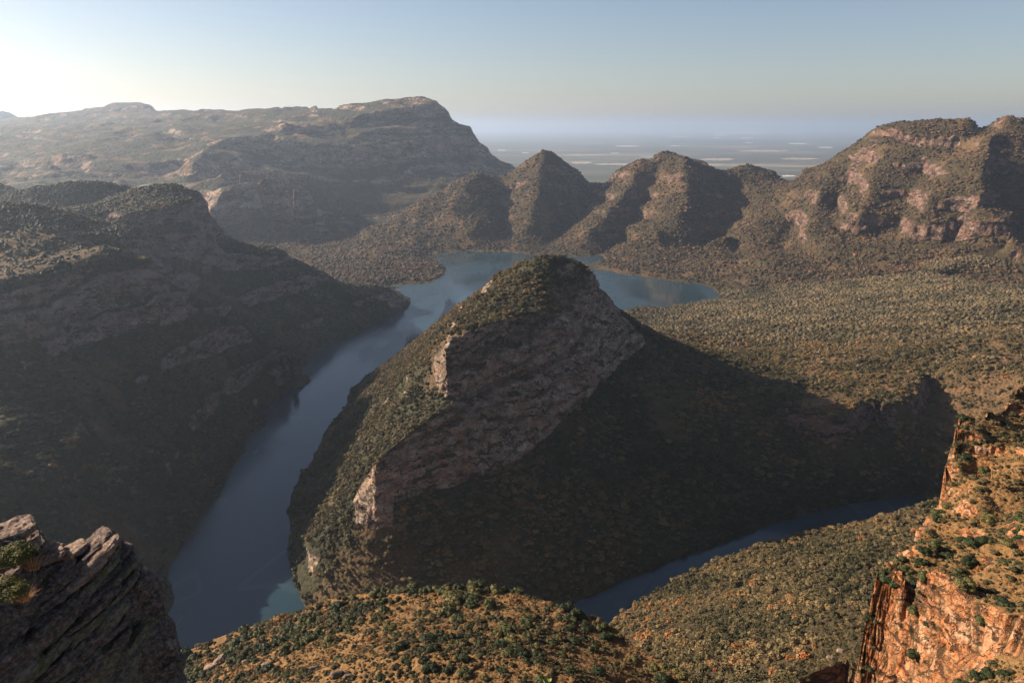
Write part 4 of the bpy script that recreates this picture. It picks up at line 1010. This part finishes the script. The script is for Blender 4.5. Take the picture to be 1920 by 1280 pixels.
# ------------------------------------------------------------------ loose boulders on the golden hill
def ground_at(px, py):
    """first point of the land met by the sight line through a pixel"""
    v = ray(px, py); hn_ = math.hypot(v[0], v[1]); a = math.atan2(v[0], v[1]); ds = np.exp(np.linspace(L0+.1, math.log(9000), 6000))
    hh = sampleG(G, np.full(ds.shape, a), np.log(ds)); z = H+v[2]*ds/hn_
    i = np.argmax(hh > z); return (ds[i]*math.sin(a), ds[i]*math.cos(a), hh[i]), ds[i]
bl = [(412,1241,26,13,35,'slanted pinkish boulder among bushes near the left edge of the golden hill'),(398,1250,26,10,10,'flat pale boulder touching the slanted pinkish boulder'),(460,1242,12,7,0,'small pale boulder uphill of the slanted pinkish boulder'),
      (500,1248,16,9,0,'white speckled boulder in the bare orange patch of the hill'),(588,1255,16,9,5,'rounded grey boulder beside the orange bare patch'),(632,1266,22,12,0,'dark grey boulder low on the golden hill'),
      (652,1270,14,9,0,'small dark boulder next to the larger dark grey boulder'),(1556,1236,14,9,0,'pale boulder of the bare scree on the wooded slope'),(1576,1222,12,8,0,'upper pale boulder of the bare scree on the wooded slope'),
      (1590,1252,13,8,0,'lowest pale boulder of the bare scree on the wooded slope')]
for i, (px, py, w, h, a, lb_) in enumerate(bl):
    g_, d_ = ground_at(px, py); k = math.hypot(d_, H-g_[2])/F0
    s_ = slab(px, py, w, h, a, d_, w*k*.45, lean=10); c_ = np.array(g_)+np.array([0, 0, h*k*.2])
    o = rock_cluster('boulder', [(np.zeros(3), s_[1], .6)], M_OUT[2] if i not in (4, 5, 6) else M_OUT[0], 90+i, res=(30, 20)); o.location = c_
    tag(o, lb_, 'boulder')

# ------------------------------------------------------------------ pale fields of the plain
def flat_mat(name, c):
    m, t, b = new_mat(name); n = noise(t, pos(t), 1/300, 4, .6)
    t.links.new(ramp(t, n, [(.3, tuple(x*.75 for x in c)), (.7, c)]), b.inputs['Base Color']); return m
M_WHT = flat_mat('pale_bare_field', (.62, .57, .52)); M_TAN = flat_mat('dry_stubble_field', (.36, .28, .19))
fl = [(1335,1440,250,3.2,0),(1335,1365,253.5,2,0),(1258,1292,257,1.5,0),(1335,1355,258.5,1.2,0),(1386,1414,259,1.8,0),(1154,1200,274,1.8,0),(1478,1514,269.5,2,0),(1533,1562,276.5,1.6,0),(888,910,282,1.5,0),(932,950,282,1.8,0),(977,992,286.5,1.3,0),
      (1058,1140,290.5,2,1),(1383,1480,283,3,1),(1068,1112,305,4,1),(1112,1190,308,3.5,1),(1312,1378,299,4,1),(1320,1356,309,3,1),(1464,1536,298,3,1),(1255,1276,273.5,1,0),(1200,1250,294,1.6,1),(1465,1492,330,2.4,0),(1145,1162,287.5,1.2,0),(1396,1412,267.5,1,0),(1290,1316,316,1.6,1),(1330,1420,276,1,1)]
r_ = np.random.RandomState(9)
for i, (xa, xb, y, th, k) in enumerate(fl):
    n = 18; up_ = []; dn_ = []
    for j in range(n+1):
        t_ = j/n; env = min(1, 4*t_, 4*(1-t_))**.6; x = xa+(xb-xa)*t_
        up_.append(Z(x, y-th*.5*env*(.5+r_.rand()*.8)-.1, -119.4)); dn_.append(Z(x, y+th*.5*env*(.5+r_.rand()*.8)+.1, -119.4))
    V = np.array(up_+dn_); Q = np.array([(j, j+1, n+2+j, n+1+j) for j in range(n)])
    o = mesh_np('field', V, Q, (M_WHT, M_TAN)[k], smooth=False)
    tag(o, ('bright white bare field on the distant plain', 'tan dry field on the distant plain')[k], 'field', ('white fields of the plain', 'tan fields of the plain')[k], 'structure')

# ------------------------------------------------------------------ haze
HZ = 3.2e-5
hm = bpy.data.materials.new('haze'); hm.use_nodes = True; t = hm.node_tree
t.nodes.remove(t.nodes['Principled BSDF'])
v = t.nodes.new('ShaderNodeVolumePrincipled'); v.inputs['Color'].default_value = (.68, .81, 1, 1); v.inputs['Density'].default_value = HZ
v.inputs['Anisotropy'].default_value = .6
t.links.new(v.outputs[0], t.nodes['Material Output'].inputs['Volume'])
bx = 128000.0; z_lo, z_hi = -122.0, 1150.0
V = np.array([[sx*bx, sy*bx, z] for z in (z_lo, z_hi) for sx, sy in ((-1, -1), (1, -1), (1, 1), (-1, 1))])
Qh = np.array([[3, 2, 1, 0], [4, 5, 6, 7], [0, 1, 5, 4], [1, 2, 6, 5], [2, 3, 7, 6], [3, 0, 4, 7]])
hz = mesh_np('haze', V, Qh, hm, smooth=False)
tag(hz, 'thin pale blue morning haze filling the canyon air', 'haze', kind='stuff')
